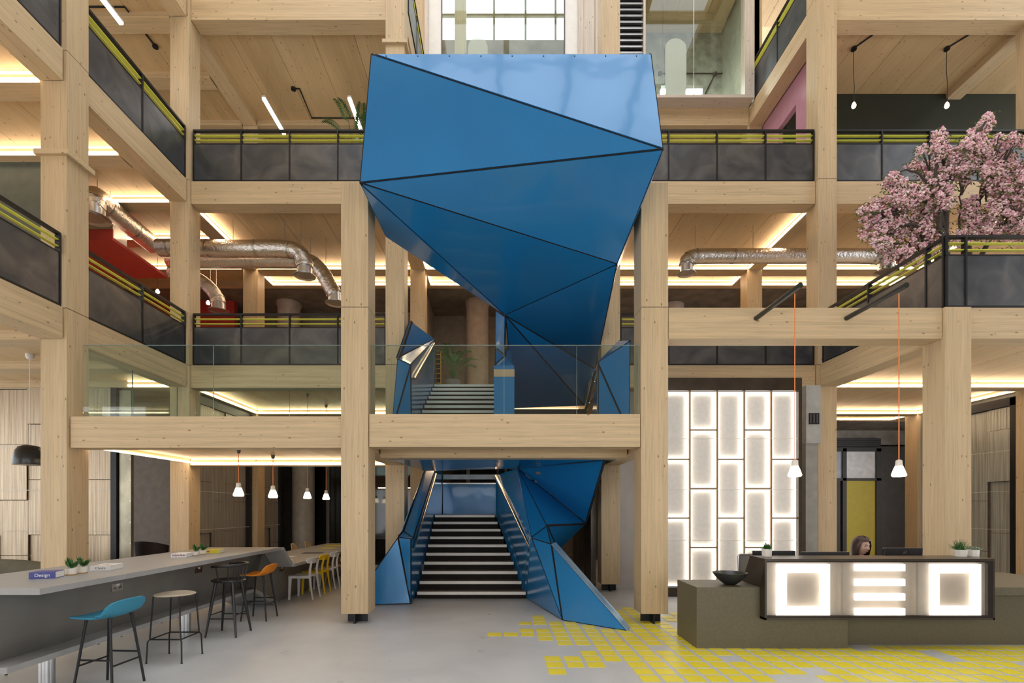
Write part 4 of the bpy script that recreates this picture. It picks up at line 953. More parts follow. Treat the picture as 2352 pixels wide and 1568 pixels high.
def spindle_stool(lab):
    r = thing('bar_stool', lab, 'stool', (0, 0, 0)); BW = pm('black_lacquer', (.014,.013,.013), .32)
    local('seat', MB().lathe([(0, .715), (.15, .715), (.205, .728), (.215, .742), (.20, .752), (.12, .742), (0, .738)], (0, 0, 0), 36), BW, r)
    ft = {}
    for sx in (-1, 1):
        for sy in (-1, 1):
            t = Vector((sx*.11, sy*.11, .72)); b = Vector((sx*.205, sy*.195, 0)); ft[(sx, sy)] = (t, b)
            local('leg', MB().tube([t, t.lerp(b, .5), b], [.021, .02, .013], 12), BW, r)
    at = lambda k, f: ft[k][0].lerp(ft[k][1], f)
    for a, b, f in (((-1, -1), (-1, 1), .60), ((1, -1), (1, 1), .60), ((-1, -1), (1, -1), .66), ((-1, 1), (1, 1), .66)): local('stretcher', MB().tube([at(a, f), at(b, f)], .008, 8), BW, r)
    arc = [Vector((.235*math.cos(a), .24*math.sin(a), .955 - .03*max(0, -math.cos(a)))) for a in [R(-118+236*i/24) for i in range(25)]]
    m = MB(); m.tube(arc, [.014]+[.02]*23+[.014], 10); local('back_rail', m, BW, r)
    for d in (-100, -62, -24, 24, 62, 100):
        a = R(d); local('spindle', MB().tube([(.185*math.cos(a), .19*math.sin(a), .745), (.233*math.cos(a), .238*math.sin(a), .95)], [.009, .008], 8), BW, r)
    return r
place(spindle_stool('black wooden bar stool with a round spindle back'), (-3.715, 6.66, 0))
# stools on the far side of the bar: only their feet show
far = oak_stool('backless stool behind the bar, only its dark feet seen below the shelf, nearest'); place(far, (-5.28, 5.2, 0), R(180))
dup(far, (-5.28, 6.35, 0), R(180), 'backless stool behind the bar, only its dark feet seen below the shelf, middle')
dup(far, (-5.28, 7.5, 0), R(180), 'backless stool behind the bar, only its dark feet seen below the shelf, farthest')

# ------------------------------------------------------------------ plastic chairs at the low table
def plastic_chair(mat, lab):
    r = thing('dining_chair', lab, 'chair', (0, 0, 0), 'chairs at the low table')
    def seat(u, v):
        x = -.225+.43*u; y = (v-.5)*2; w_ = .215 - .03*u + .0*x
        k = 1 if u > .1 else .86+.14*u/.1
        return (x, y*w_*k, .452 - .012*math.sin(u*math.pi) + .008*y*y)
    o = local('seat', MB().grid(seat, 12, 10), mat, r); s = o.modifiers.new('thick', 'SOLIDIFY'); s.thickness = .02; s.offset = -1
    def band(u, v):
        a = (v-.5)*2; e = math.sqrt(max(0, 1-abs(a)**6)); z = .735 + (u-.5)*.115*e
        return (.225 - .085*a*a + .012*u, a*.225, z)
    o = local('backrest', MB().grid(band, 6, 20), mat, r); s = o.modifiers.new('thick', 'SOLIDIFY'); s.thickness = .016
    for sy in (-1, 1):
        pts = [(.245, sy*.165, 0), (.205, sy*.16, .25), (.185, sy*.155, .44), (.182, sy*.15, .56), (.20, sy*.145, .66), (.222, sy*.14, .74)]
        m = MB()
        for (p, q), (w0, w1) in zip(zip(pts, pts[1:]), ((.018, .022), (.022, .03), (.03, .03), (.03, .026), (.026, .024))):
            m.hexa([(p[0]-w0*.6, p[1]-w0*.55, p[2]), (p[0]+w0*.6, p[1]-w0*.55, p[2]), (p[0]+w0*.6, p[1]+w0*.55, p[2]), (p[0]-w0*.6, p[1]+w0*.55, p[2]), (q[0]-w1*.6, q[1]-w1*.55, q[2]), (q[0]+w1*.6, q[1]-w1*.55, q[2]), (q[0]+w1*.6, q[1]+w1*.55, q[2]), (q[0]-w1*.6, q[1]+w1*.55, q[2])])
        local('leg', m, mat, r)
        f0 = (-.20, sy*.19, 0); f1 = (-.185, sy*.18, .44); w0, w1 = .015, .024
        local('leg', MB().hexa([(f0[0]-w0, f0[1]-w0, 0), (f0[0]+w0, f0[1]-w0, 0), (f0[0]+w0, f0[1]+w0, 0), (f0[0]-w0, f0[1]+w0, 0), (f1[0]-w1, f1[1]-w1, .44), (f1[0]+w1, f1[1]-w1, .44), (f1[0]+w1, f1[1]+w1, .44), (f1[0]-w1, f1[1]+w1, .44)]), mat, r)
    local('apron', MB().box(-.19, .18, -.175, -.155, .40, .44).box(-.19, .18, .155, .175, .40, .44), mat, r)
    return r
PLW = pm('white_plastic', (.72,.70,.68), .4, 0, .02); PLY = pm('yellow_plastic', (.80,.53,.01), .4, 0, .03)
c1 = plastic_chair(PLW, 'white plastic chair at the low table, nearest'); place(c1, (-3.78, 9.38, 0), R(-3))
place(plastic_chair(PLY, 'yellow plastic chair between two white chairs at the low table'), (-3.78, 9.98, 0))
dup(c1, (-3.79, 10.60, 0), R(2), 'white plastic chair at the low table, beyond the yellow chair')
def shell_chair(mat, lab, legm):
    r = thing('dining_chair', lab, 'chair', (0, 0, 0), 'chairs at the low table')
    o = local('seat', MB().grid(lambda u, v: (-.21+.42*u, (v-.5)*.42*(1-.1*u), .45-.02*math.sin(u*3)), 8, 8), mat, r); s = o.modifiers.new('t', 'SOLIDIFY'); s.thickness = .018
    def bk(u, v):
        a = (v-.5)*2; e = (1-abs(a)**4*.35*u); return (.21+.04*u-.06*a*a, a*.20*(1-.12*u*u), .52+.29*u*e)
    o = local('backrest', MB().grid(bk, 8, 12), mat, r); s = o.modifiers.new('t', 'SOLIDIFY'); s.thickness = .018
    for sy in (-1, 1): local('back_support', MB().tube([(.17, sy*.1, .44), (.22, sy*.1, .56)], .012, 8), legm, r)
    for sx in (-1, 1):
        for sy in (-1, 1): local('leg', MB().tube([(sx*.15, sy*.15, .44), (sx*.21, sy*.2, 0)], [.018, .012], 8), legm, r)
    return r
OAK = pm('oak_ply', (.56,.40,.22), .5); 
k1 = shell_chair(OAK, 'pale oak chair behind the low table, left of two', OAK); place(k1, (-5.28, 12.9, 0), R(180))
dup(k1, (-5.28, 13.8, 0), R(180), 'pale oak chair behind the low table, right of two')
dup(k1, (-3.78, 11.25, 0), 0, 'oak-legged chair at the low table half hidden by the free-standing column')
# lounge pieces at the far left
def armchair(lab, loc, mat, rz=0, w_=.62):
    r = thing('armchair', lab, 'armchair', (0, 0, 0))
    def bk(u, v):
        a = R(-100+200*v); h = .40 + u*(.58 - .20*abs(math.sin(a/2))**2.2); rr = .30+.05*u; return (-rr*math.sin(a)*w_/.62, rr*math.cos(a), h)
    o = local('back_shell', MB().grid(bk, 8, 24), mat, r); s = o.modifiers.new('t', 'SOLIDIFY'); s.thickness = .05
    local('seat_cushion', MB().lathe([(0, .36), (.26, .36), (.30, .40), (.30, .44), (.26, .47), (0, .475)], (0, 0, 0), 24), mat, r)
    for sx in (-1, 1):
        for sy in (-1, 1): local('leg', MB().tube([(sx*.18, sy*.18, .37), (sx*.24, sy*.24, 0)], .013, 8), BLACK, r)
    return place(r, loc, rz)
armchair('dark brown armchair behind the bar beside the metal jamb', (-8.05, 11.3, 0), pm('dark_brown_fabric', (.035,.024,.024), .8), R(170), .66)
armchair('red armchair on the first gallery in front of the red wall', (-6.95, 12.2, L[1]), pm('red_fabric', (.30,.03,.025), .8), R(180), .8)
sf = thing('olive_sofa', 'rounded olive sofa back at far left behind the bar', 'sofa', (-9.3, 9.0, 0))
obj('back_cushion', MB().grid(lambda u, v: (-10.6+2.75*u, 8.9+.25*math.sin(v*math.pi*2)*.6, .35+.45*math.sin(max(.02, min(.98, u))*math.pi)**.22*(.5+.5*math.cos((v-.5)*2*math.pi)) ), 24, 16), pm('olive_fabric', (.12,.11,.075), .85), sf)
obj('seat', MB().box(-10.5, -7.95, 8.5, 9.1, .12, .42), pm('olive_fabric_seat', (.12,.11,.075), .85), sf, bevel=.05)
for x in (-10.4, -8.05):
    for y in (8.55, 9.05): obj('leg', MB().tube([(x, y, 0), (x, y, .13)], .02, 8), BLACK, sf)
# ------------------------------------------------------------------ foil ducts with round swirl diffusers
def smooth(pts, n=6):
    "Catmull-Rom through the points"
    p = [Vector(q) for q in pts]; p = [p[0]*2-p[1]] + p + [p[-1]*2-p[-2]]; out = []
    for i in range(1, len(p)-2):
        for k in range(n):
            t = k/n; a, b, c, d = p[i-1], p[i], p[i+1], p[i+2]
            out.append(.5*((2*b) + (c-a)*t + (2*a-5*b+4*c-d)*t*t + (3*b-a-3*c+d)*t**3))
    return out + [p[-2]]
def diffuser(root, x, y, z, r=.2):
    d = obj('diffuser', MB().lathe([(r*.82, 0), (r*.82, .17), (r*.70, .18), (r*.70, .24)], (x, y, z), 32), ALU, root)
    obj('flared_rim', MB().lathe([(r*.78, .012), (r*1.0, .0), (r*1.18, -.012), (r*1.20, -.004), (r*.84, .03)], (x, y, z), 32), ALU, d)
    obj('dark_throat', MB().lathe([(0, .05), (r*.8, .05)], (x, y, z), 24), BLACK, d)
    vn = MB()
    for k in range(12):
        a = k*math.pi/6; c, s = math.cos(a), math.sin(a); q = lambda rr, tt, zz: (x+c*rr-s*tt, y+s*rr+c*tt, z+zz)
        vn.add([q(.02, 0, .01), q(r*.76, -.018, .02), q(r*.76, .03, .045), q(.02, .008, .03)], [(0,1,2,3)])
    obj('vanes', vn, ALU, d, kind='stuff')
def duct(label, pts, r, ends=(), bands=5, n=8):
    root = thing('foil_duct', label, 'duct', pts[0])
    path = smooth(pts, n); obj('duct_sleeve', MB().tube(path, r, 20), FOIL, root)
    for k in range(bands):
        i = int((k+.5)/bands*(len(path)-2)); a, b = path[i], path[i+1]; d = (b-a).normalized()
        obj('joint_band', MB().tube([a-d*.02, a+d*.02], r*1.03, 20, False), ALU, root)
    for e in ends: diffuser(root, *e)
    for k in range(1, 4):
        a = path[int(len(path)*(.12+.2*k))]; obj('hanger', MB().tube([a + Vector((0, 0, r*.9)), (a.x, a.y, L[2]-.325)], .006, 5), ALU, root)
    return root
duct('front silver foil duct over the left back gallery, bending down at the right end', [(-7.72, 11.03, 7.62), (-7.0, 11.0, 7.60), (-5.9, 11.0, 7.58), (-4.95, 11.0, 7.58), (-4.58, 11.0, 7.50), (-4.44, 11.0, 7.30), (-4.42, 11.0, 7.16)], .185, [(-4.42, 11.0, 6.97, .2)], 6)
duct('rear silver foil duct over the left back gallery, flexible hose dropping behind the column', [(-8.0, 11.75, 7.70), (-6.5, 11.75, 7.70), (-5.2, 11.75, 7.70), (-4.62, 11.72, 7.66), (-4.3, 11.72, 7.40), (-4.08, 11.72, 7.02), (-3.98, 11.72, 6.86)], .18, [(-3.97, 11.72, 6.66, .2)], 6)
duct('silver foil hose between the two left columns ending in a low diffuser', [(-8.3, 12.3, 7.70), (-7.7, 12.25, 7.52), (-7.3, 12.2, 7.25), (-7.10, 12.2, 7.0), (-7.06, 12.2, 6.85)], .17, [(-7.06, 12.2, 6.68, .2)], 3)
duct('big silver foil duct in the left wing with a large diffuser beside the front column', [(-7.98, 9.55, 7.62), (-7.98, 9.6, 7.84), (-8.02, 9.95, 7.87), (-8.05, 10.6, 7.86), (-8.06, 11.3, 7.84)], .2, [(-7.98, 9.52, 7.40, .26)], 3)
duct('silver foil duct over the right back gallery with a diffuser at each end', [(4.27, 11.2, 7.32), (4.29, 11.2, 7.42), (4.42, 11.2, 7.50), (4.8, 11.2, 7.52), (6.5, 11.2, 7.52), (8.3, 11.2, 7.52), (8.72, 11.15, 7.46), (8.78, 11.1, 7.32)], .165, [(4.27, 11.2, 7.12, .17), (8.78, 11.1, 7.12, .2)], 7)
# red service box under the left ceiling
rb = thing('red_bulkhead', 'red painted bulkhead box below the ducts on the left gallery', 'bulkhead', (-9.5, 10.9, 7.3))
obj('soffit', MB().box(-11, -8.02, 10.1, 11.75, 7.27, 7.33), RED, rb); obj('front', MB().box(-11, -8.02, 10.08, 10.1, 7.27, 7.5), RED, rb)
obj('vent_box', MB().box(-9.0, -8.05, 10.12, 10.5, 7.33, 7.62), ALU, rb)
# cable trays, conduits
def conduit(label, pts, r=.018):
    root = thing('cable_conduit', label, 'conduit', pts[0]); obj('tube', MB().tube(pts, r, 8), BLACK, root)
    obj('junction_box', MB().lathe([(.06, -.03), (.06, .03)], pts[-1], 12), BLACK, root); return root
zc = L[3]-.345
conduit('black conduit on the ceiling near the top left lamp', [(-8.6, 10.05, zc), (-7.75, 10.05, zc), (-7.72, 10.9, zc)])
conduit('black conduit on the ceiling between two lamp tubes', [(-3.0, 12.9, zc), (-5.0, 12.9, zc), (-4.95, 12.0, zc), (-5.1, 12.0, zc)])
for x, nm in ((7.93, 'left'), (10.02, 'right')):
    y = 10.95
    t = thing('bare_bulb_pendant', 'bare glowing bulb on a black cord, %s of the two in the dark green lounge' % nm, 'pendant lamp', (x, y, 10.8), 'bare bulbs in the dark green lounge')
    obj('ceiling_box', MB().lathe([(.055, 0), (.06, .02), (.05, .06)], (x, y, zc-.04), 14), BLACK, t)
    obj('feed_conduit', MB().tube([(x, y, zc), (x+.25, 10.55, zc)], .016, 8), BLACK, t)
    obj('cord', MB().tube(smooth([(x, y, zc), (x-.01, y, 11.6), (x+.012, y, 11.2), (x, y, 10.92)]), .006, 6), BLACK, t)
    obj('socket', MB().tube([(x, y, 10.84), (x, y, 10.93)], .02, 10), BLACK, t)
    obj('bulb', MB().lathe([(0, 10.71), (.03, 10.72), (.045, 10.755), (.035, 10.80), (.016, 10.84)], (x, y, 0), 16), emis('warm_bulb_glow', (1.0,.62,.25), 34), t)
conduit('black conduit along the ceiling of the dark green lounge', [(8.2, 10.56, zc), (11.2, 10.56, zc), (11.25, 10.7, zc)])
# bright linear lamps on the second gallery
def tube_lamp(label, x, y0, y1, z):
    t = thing('linear_lamp', label, 'ceiling lamp', (x, (y0+y1)/2, z), 'bright linear lamps under the top ceiling')
    h = obj('housing', MB().box(x-.04, x+.04, y0, y1, z+.02, z+.06), WHITE, t); obj('diffuser', MB().box(x-.035, x+.035, y0+.01, y1-.01, z-.02, z+.02), COLD, h)
    for y in (y0+.2, y1-.2): obj('wire', MB().tube([(x, y, z+.06), (x, y, zc)], .003, 5), ALU, t)
tube_lamp('bright linear lamp under the top ceiling left of the blue stairs, left one', PX(605, 11.26), 11.26, 12.35, 11.2)
tube_lamp('bright linear lamp under the top ceiling next to the palm, right one', PX(802, 11.26), 11.26, 12.3, 11.2)
tube_lamp('bright linear lamp at the upper left edge between the columns', -7.42, 8.7, 9.55, 11.2)

# ------------------------------------------------------------------ pendants
ORC = pm('orange_cord', (.85,.24,.06), .6, 0, .03); BULB = emis('opal_bulb_glow', (1.0,.88,.62), 10)
def pendant(label, x, y, ztop, z, s=1.0, group=None, cap=True):
    t = thing('bulb_pendant', label, 'pendant lamp', (x, y, z), group)
    if cap: obj('ceiling_cap', MB().lathe([(.026, -.07), (.045, 0)], (x, y, ztop), 16), BRONZE, t)
    obj('cord', MB().tube([(x, y, ztop-.02), (x, y, z+.215*s)], .006, 8), ORC, t)
    obj('ceramic_neck', MB().lathe([(.040*s, .135*s), (.036*s, .17*s), (.034*s, .205*s), (.012*s, .215*s)], (x, y, z), 24), CREAM, t)
    obj('opal_bulb', MB().lathe([(0, 0), (.064*s, .0), (.076*s, .010*s), (.079*s, .024*s), (.066*s, .065*s), (.052*s, .105*s), (.041*s, .134*s)], (x, y, z), 28), BULB, t)
for px, y, zt, zb, nm in ((548, 8.6, 2.76, 1.935, 'first from the left'), (627, 9.5, 2.76, 1.93, 'second from the left'), (706, 11.3, L[1]-.33, 1.955, 'third from the left'), (749, 12.5, L[1]-.33, 1.955, 'fourth from the left')):
    pendant('opal bulb pendant on an orange cord over the long table, ' + nm, PX(px, y), y, zt, zb, 1.12, 'pendants over the long table')
for px, x, nm in ((1825, 3.80, 'left'), (2064, 5.145, 'right')):
    arm = thing('lamp_arm', 'black steel tube reaching out from the front beam, %s of two above the desk' % nm, 'lamp arm', (x, 7.25, 4.5), 'lamp arms on the front beam')
    obj('tube', MB().tube([(x, 7.255, 4.545), (x, 6.18, 4.545)], .035, 18), pm('grey_green_tube', (.05,.055,.052), .35, .6), arm)
    pendant('opal bulb pendant on a long orange cord above the desk, %s one' % nm, x, 6.3, 4.51, 2.125, 1.02, 'pendants above the reception desk', False)
dl = thing('dome_pendant', 'black dome pendant lamp hanging at far left beside the big column', 'pendant lamp', (-8.13, 8.42, 2.47))
obj('shade', MB().lathe([(.228, 0), (.232, .01), (.222, .12), (.195, .24), (.15, .31), (.09, .335), (0, .34), (0, .325), (.09, .32), (.18, .24), (.212, .12), (.222, .01)], (-8.13, 8.42, 2.47), 40), pm('black_enamel', (.015,.015,.016), .3), dl)
obj('glowing_disc', MB().lathe([(0, .03), (.2, .03)], (-8.13, 8.42, 2.47), 32), emis('dome_disc_glow', (1,.85,.62), 5), dl)
obj('cord', MB().tube([(-8.13, 8.42, 2.8), (-8.13, 8.42, L[1]-.33)], .005, 6), WHITE, dl)
obj('ceiling_rose', MB().lathe([(0, -.09), (.04, -.085), (.06, -.05), (.062, 0)], (-8.13, 8.42, L[1]-.33), 24), WHITE, dl)
for k, (px, py0, py1, y) in enumerate(((478, 690, 702, 12.8), (362, 664, 672, 12.6))):
    x = PX(px, y); t = thing('small_bulb_pendant', 'small clear bulb pendant in front of the red wall, %s one' % ('right', 'left')[k], 'pendant lamp', (x, y, 6.5))
    obj('cord', MB().tube([(x, y, L[2]-.35), (x, y, PZ(py0, y))], .005, 6), BLACK, t); obj('bulb', MB().lathe([(0, -.12), (.04, -.10), (.05, -.06), (.02, 0)], (x, y, PZ(py0, y)), 14), emis('small_bulb_glow', (1, .8, .5), 4), t)

# ------------------------------------------------------------------ blossom tree on the terrace
rnd = random.Random(11)
tr = thing('blossom_tree', 'pink cherry blossom tree with bare dark trunks behind the terrace railing', 'tree', (8.1, 8.6, L[1]))
BARK = pm('grey_bark', (.07,.055,.045), .85, 0, .4, 30, .5)
BLO = island_col('pink_blossom', [(0, (.62,.19,.31)), (.2, (.82,.45,.51)), (.6, (.91,.66,.68)), (1, (.95,.84,.82))], .7)
tp = tag(obj('tree_planter', MB().lathe([(.42, 0), (.46, .5), (.42, .5), (.40, .44), (0, .44)], (8.25, 8.8, L[1]), 28), BRONZE, None), 'round dark planter holding the blossom tree on the terrace', 'planter')
tp.location.z += .003
def limb(pxs, r0, r1):
    pts = smooth([P(a, b, d) for a, b, d in pxs], 5); n = len(pts)
    obj('branch', MB().tube([p + Vector((rnd.gauss(0, .01), rnd.gauss(0, .01), 0)) for p in pts], [r0+(r1-r0)*i/(n-1) for i in range(n)], 8), BARK, tr)
base = (2222, 725, 8.75)
limb([base, (2195, 650, 8.7), (2172, 590, 8.6), (2172, 520, 8.6), (2176, 440, 8.6), (2190, 370, 8.6), (2230, 320, 8.6), (2265, 280, 8.55)], .085, .02)
limb([(2180, 610, 8.62), (2160, 520, 8.5), (2158, 450, 8.45), (2150, 380, 8.45), (2158, 320, 8.45)], .05, .012)
limb([base, (2228, 640, 8.85), (2222, 540, 8.8), (2246, 470, 8.8), (2258, 420, 8.75), (2256, 350, 8.7), (2300, 310, 8.7)], .07, .02)
limb([base, (2170, 650, 8.8), (2110, 570, 8.8), (2092, 520, 8.8), (2050, 480, 8.8), (1985, 482, 8.8)], .05, .01)
limb([(2190, 650, 8.7), (2120, 540, 8.6), (2085, 515, 8.55), (2020, 540, 8.5)], .045, .01)
limb([(2165, 520, 8.55), (2130, 420, 8.5), (2085, 390, 8.5), (2050, 405, 8.5)], .03, .008)
limb([(2235, 620, 8.85), (2290, 520, 8.9), (2330, 460, 8.9), (2345, 400, 8.9)], .045, .012)
limb([(2200, 560, 8.7), (2205, 500, 8.7), (2205, 420, 8.7)], .02, .008)
clus = [(2265,285,20,24),(2250,310,24,20),(2230,330,30,22),(2160,325,20,28),(2185,372,44,34),(2250,345,40,26),(2120,348,14,12),(2110,384,28,18),(2057,412,28,14),(2045,420,14,10),(2150,420,42,34),(2225,378,28,24),(2310,325,26,18),(2290,372,44,34),(2332,420,40,46),(2290,430,38,30),(2340,320,20,14),(2080,452,44,26),(2118,480,50,34),(2030,472,36,18),(1985,482,18,9),(2005,500,30,18),(2055,510,50,30),(2128,530,54,30),(2010,532,36,24),(2060,562,50,28),(2020,560,30,16),(2092,590,44,20),(2230,480,26,26),(2314,480,48,40),(2262,525,46,28),(2322,535,40,26),(2205,545,24,18),(2240,500,40,24),(2345,500,24,40),(2395,420,50,80),(2390,520,44,40),(2380,340,36,24),(2145,575,36,20),(2065,595,36,14),(2105,440,30,20),(2280,395,30,24),(2165,455,30,30),(2215,410,18,14)]
SPRING = island_col('spring_leaf', [(0, (.05,.09,.02)), (1, (.22,.27,.07))], .6)
bl = MB(); lv = MB()
ico = bmesh.new(); bmesh.ops.create_icosphere(ico, subdivisions=1, radius=1); ICV = [v.co.copy() for v in ico.verts]; ICF = [tuple(v.index for v in f.verts) for f in ico.faces]; ico.free()
for (cx, cy, rx, ry) in clus:
    dd = 8.6 + rnd.uniform(-.25, .25); n = int(rx*ry*.040) + 5
    for k in range(n):
        while True:
            a, b, c = rnd.uniform(-1, 1), rnd.uniform(-1, 1), rnd.uniform(-1, 1)
            if a*a+b*b+c*c <= 1: break
        d = dd + c*max(rx, ry)*.0078*.8
        p = P(cx + a*rx*1.02, cy + b*ry*1.02, d)
        for q in range(rnd.randint(10, 14)):
            u = Vector((rnd.gauss(0, 1), rnd.gauss(0, 1), rnd.gauss(0, 1))).normalized(); o = p + u*rnd.uniform(.03, .058); s = rnd.uniform(.013, .023)
            bl.add([o + Vector((v.x*s*rnd.uniform(.75, 1.25), v.y*s*rnd.uniform(.75, 1.25), v.z*s*rnd.uniform(.7, 1.15))) for v in ICV], ICF, True)
        for q in range(2): rosette(lv, p + Vector((rnd.gauss(0, .05), rnd.gauss(0, .05), rnd.gauss(0, .05))), 2, .065, 0, .026, -.8, .8, rnd)
    c0 = P(cx, cy, dd)
    for k in range(4):
        e = P(cx + rnd.uniform(-1, 1)*rx, cy + rnd.uniform(-1, 1)*ry, dd + rnd.uniform(-.2, .2)); s = P(cx*.75 + 2190*.25, cy*.75 + 560*.25, 8.65)
        obj('twig', MB().tube([s, s.lerp(e, .55) + Vector((0, 0, .04)), e], [.012, .008, .004], 5), BARK, tr)
obj('blossoms', bl, BLO, tr, kind='stuff'); obj('leaves', lv, SPRING, tr, kind='stuff')

# ------------------------------------------------------------------ palms
def palm(label, x, y, z, h, nf, seed, ln=.9, droop=.6):
    r_ = random.Random(seed); t = thing('potted_palm', label, 'plant', (x, y, z))
    obj('pot', MB().lathe([(.15, 0), (.2, .34), (.18, .34), (.17, .3), (0, .3)], (x, y, z+.002), 20), pm('grey_planter', (.2,.19,.18), .6), t)
    st = MB(); lf = MB(); c = Vector((x, y, z+.3))
    for k in range(nf):
        a = k*2.4 + r_.uniform(-.3, .3); el = r_.uniform(.75, 1.45); hh = h*r_.uniform(.45, .8); d = Vector((math.cos(a), math.sin(a), 0))
        p0 = c; p1 = c + d*hh*math.cos(el)*.6 + Vector((0, 0, hh)); 
        rachis = [p1 + d*ln*s*math.cos(el*.8) + Vector((0, 0, ln*s*math.sin(el) - droop*ln*s*s)) for s in [i/9 for i in range(10)]]
        st.tube([p0, p0.lerp(p1, .5), p1] + rachis[1:], [.012, .01, .008] + [.005]*9, 5)
        for i in range(1, 10):
            q = rachis[i]; tng = (rachis[i]-rachis[i-1]).normalized(); sd = tng.cross(Vector((0, 0, 1))).normalized()
            for s in (-1, 1):
                for m_ in (0, .5):
                    qq = q - tng*m_*ln/10; e = qq + (sd*s*.75 + tng*.7 + Vector((0, 0, -.15)))*ln*.36*(1-.5*i/10); w_ = tng*.016; mid_ = qq.lerp(e, .5) + Vector((0, 0, .02))
                    lf.add([qq, mid_+w_, e, mid_-w_], [(0,1,2,3)])
    obj('stems', st, LEAF, t); obj('leaves', lf, LEAF, t, kind='stuff'); return t
palm('dark potted palm on the first gallery at the head of the blue steps', PX(1040, 12.6), 12.7, L[1], .75, 13, 5, .6, .5)
palm('tall potted palm on the second gallery, fronds beside the blue parapet', PX(826, 11.0), 11.0, L[2], 1.75, 11, 9, .58, .5)
# striped board at the top of the steps
hb = thing('striped_board', 'narrow black board with yellow bars at the head of the middle steps', 'board', (PX(1008, 11.95), 12.3, L[1]))
x = PX(1006, 12.2); obj('board', MB().box(x-.04, x+.06, 12.2, 12.24, L[1]+.0, L[1]+.92), BLACK, hb)
for k in range(8): obj('yellow_bar', MB().box(x-.042, x+.066, 12.19, 12.2, L[1]+.02+k*.12, L[1]+.035+k*.12), pm('amber_paint', (.62,.33,.04), .5), hb)
obj('yellow_edge', MB().box(x+.06, x+.075, 12.19, 12.24, L[1]+.0, L[1]+.92), pm('amber_edge', (.62,.33,.04), .5), hb)

# ------------------------------------------------------------------ glazed rooms at the top
YG = 12.64; ZS = L[3]
gr = thing('glazed_room_front', 'timber framed glass front of the top right meeting room', 'glazing', (4.3, YG, ZS))
xa, xb = PX(1478, YG), PX(1733, YG)
PALEW = wood('pale_bleached_timber', 'Z', c=(.60,.52,.44), lam='X'); PALEX = wood('pale_bleached_timber_across', 'X', c=(.60,.52,.44), lam='Z')
obj('sill', MB().box(PX(1340, YG), xb, YG, YG+.34, ZS-.02, ZS+.06), PALEX, gr)
obj('jamb', MB().box(PX(1711, YG), xb, YG, YG+.2, ZS+.06, 16.5), PALEW, gr); obj('jamb', MB().box(PX(1478, YG), PX(1483, YG), YG, YG+.15, ZS+.06, 16.5), PALEW, gr)
for a, b in ((1483, 1595), (1596, 1711)): obj('pane', MB().box(PX(a, YG), PX(b, YG), YG+.06, YG+.075, ZS+.06, 16.5), GLASS, gr)
obj('glass_joint', MB().box(PX(1595, YG), PX(1596, YG), YG+.055, YG+.08, ZS+.06, 16.5), ALU, gr)
def arch(root, x0, x1, ztop, y):
    r = (x1-x0)/2; cx = (x0+x1)/2; zc_ = ztop-r; pts = [(x0, y, ZS+.07), (x1, y, ZS+.07)] + [(cx+r*math.cos(R(a)), y, zc_+r*math.sin(R(a))) for a in range(0, 181, 12)]
    obj('frosted_arch', MB().prism(pts, (0, .003, 0)), FROST, root)
def frost():
    m = bpy.data.materials.new('frosted_film'); m.use_nodes = True; t = m.node_tree; t.nodes.clear(); o = N(t, 'ShaderNodeOutputMaterial'); a = N(t, 'ShaderNodeBsdfTransparent'); b = N(t, 'ShaderNodeBsdfDiffuse'); b.inputs[0].default_value = (.62,.68,.60,1)
    x = N(t, 'ShaderNodeMixShader'); x.inputs[0].default_value = .6; t.links.new(a.outputs[0], x.inputs[1]); t.links.new(b.outputs[0], x.inputs[2]); t.links.new(x.outputs[0], o.inputs[0]); return m
FROST = frost(); arch(gr, PX(1529, YG), PX(1578, YG), PZ(84, YG), YG+.045)
gl = thing('glazed_room_front', 'glass front of the top middle room above the blue parapet', 'glazing', (.1, YG, ZS))
obj('sill', MB().box(-1.9, PX(1340, YG), YG, YG+.34, ZS-.02, ZS+.06), PALEX, gl)
for a, b, m_ in ((975, 983, PALEW), (1328, 1340, PALEW), (1340, 1367, PALEW), (1367, 1376, PALEW)): obj('timber_post', MB().box(PX(a, YG)+.003, PX(b, YG)-.003, YG+(.03 if m_ is PALEW and a == 1340 else 0), YG+.2, ZS+.06, 16.5), m_, gl)
for a, b in ((983, 1013), (1297, 1328)): obj('white_panel', MB().box(PX(a, YG), PX(b, YG), YG+.05, YG+.09, ZS+.06, 16.5), WHITE, gl)
for a, b in ((1013, 1155), (1156, 1297)): obj('pane', MB().box(PX(a, YG), PX(b, YG), YG+.06, YG+.075, ZS+.06, 16.5), GLASS, gl)
for a in (1013, 1296): obj('frame', MB().box(PX(a, YG), PX(a+2.5, YG), YG+.04, YG+.1, ZS+.06, 16.5), DGREY, gl)
obj('inner_post', MB().box(PX(1040, YG), PX(1067, YG), YG+.5, YG+.8, ZS+.06, 16.5), WZ, gl)
arch(gl, PX(1075, YG), PX(1120, YG), PZ(82, YG), YG+.045)
lo = thing('louvre_grille', 'silver horizontal louvre grille between the two top glazed rooms', 'louvre', (PX(1427, YG), YG, ZS))
xa_, xb_ = PX(1376, YG)+.004, PX(1478, YG)-.004
obj('dark_back', MB().box(xa_, xb_, YG+.16, YG+.18, ZS+.06, 16.5), BLACK, lo)
for k in range(25):
    z = PZ(-8, YG) + .3 - k*.1595
    if z < ZS+.08: break
    obj('louvre_blade', MB().prism([(xa_, YG+.02, z), (xa_, YG+.06, z+.095), (xa_, YG+.11, z+.10), (xa_, YG+.07, z+.0)], (xb_-xa_, 0, 0)), ALU, lo)
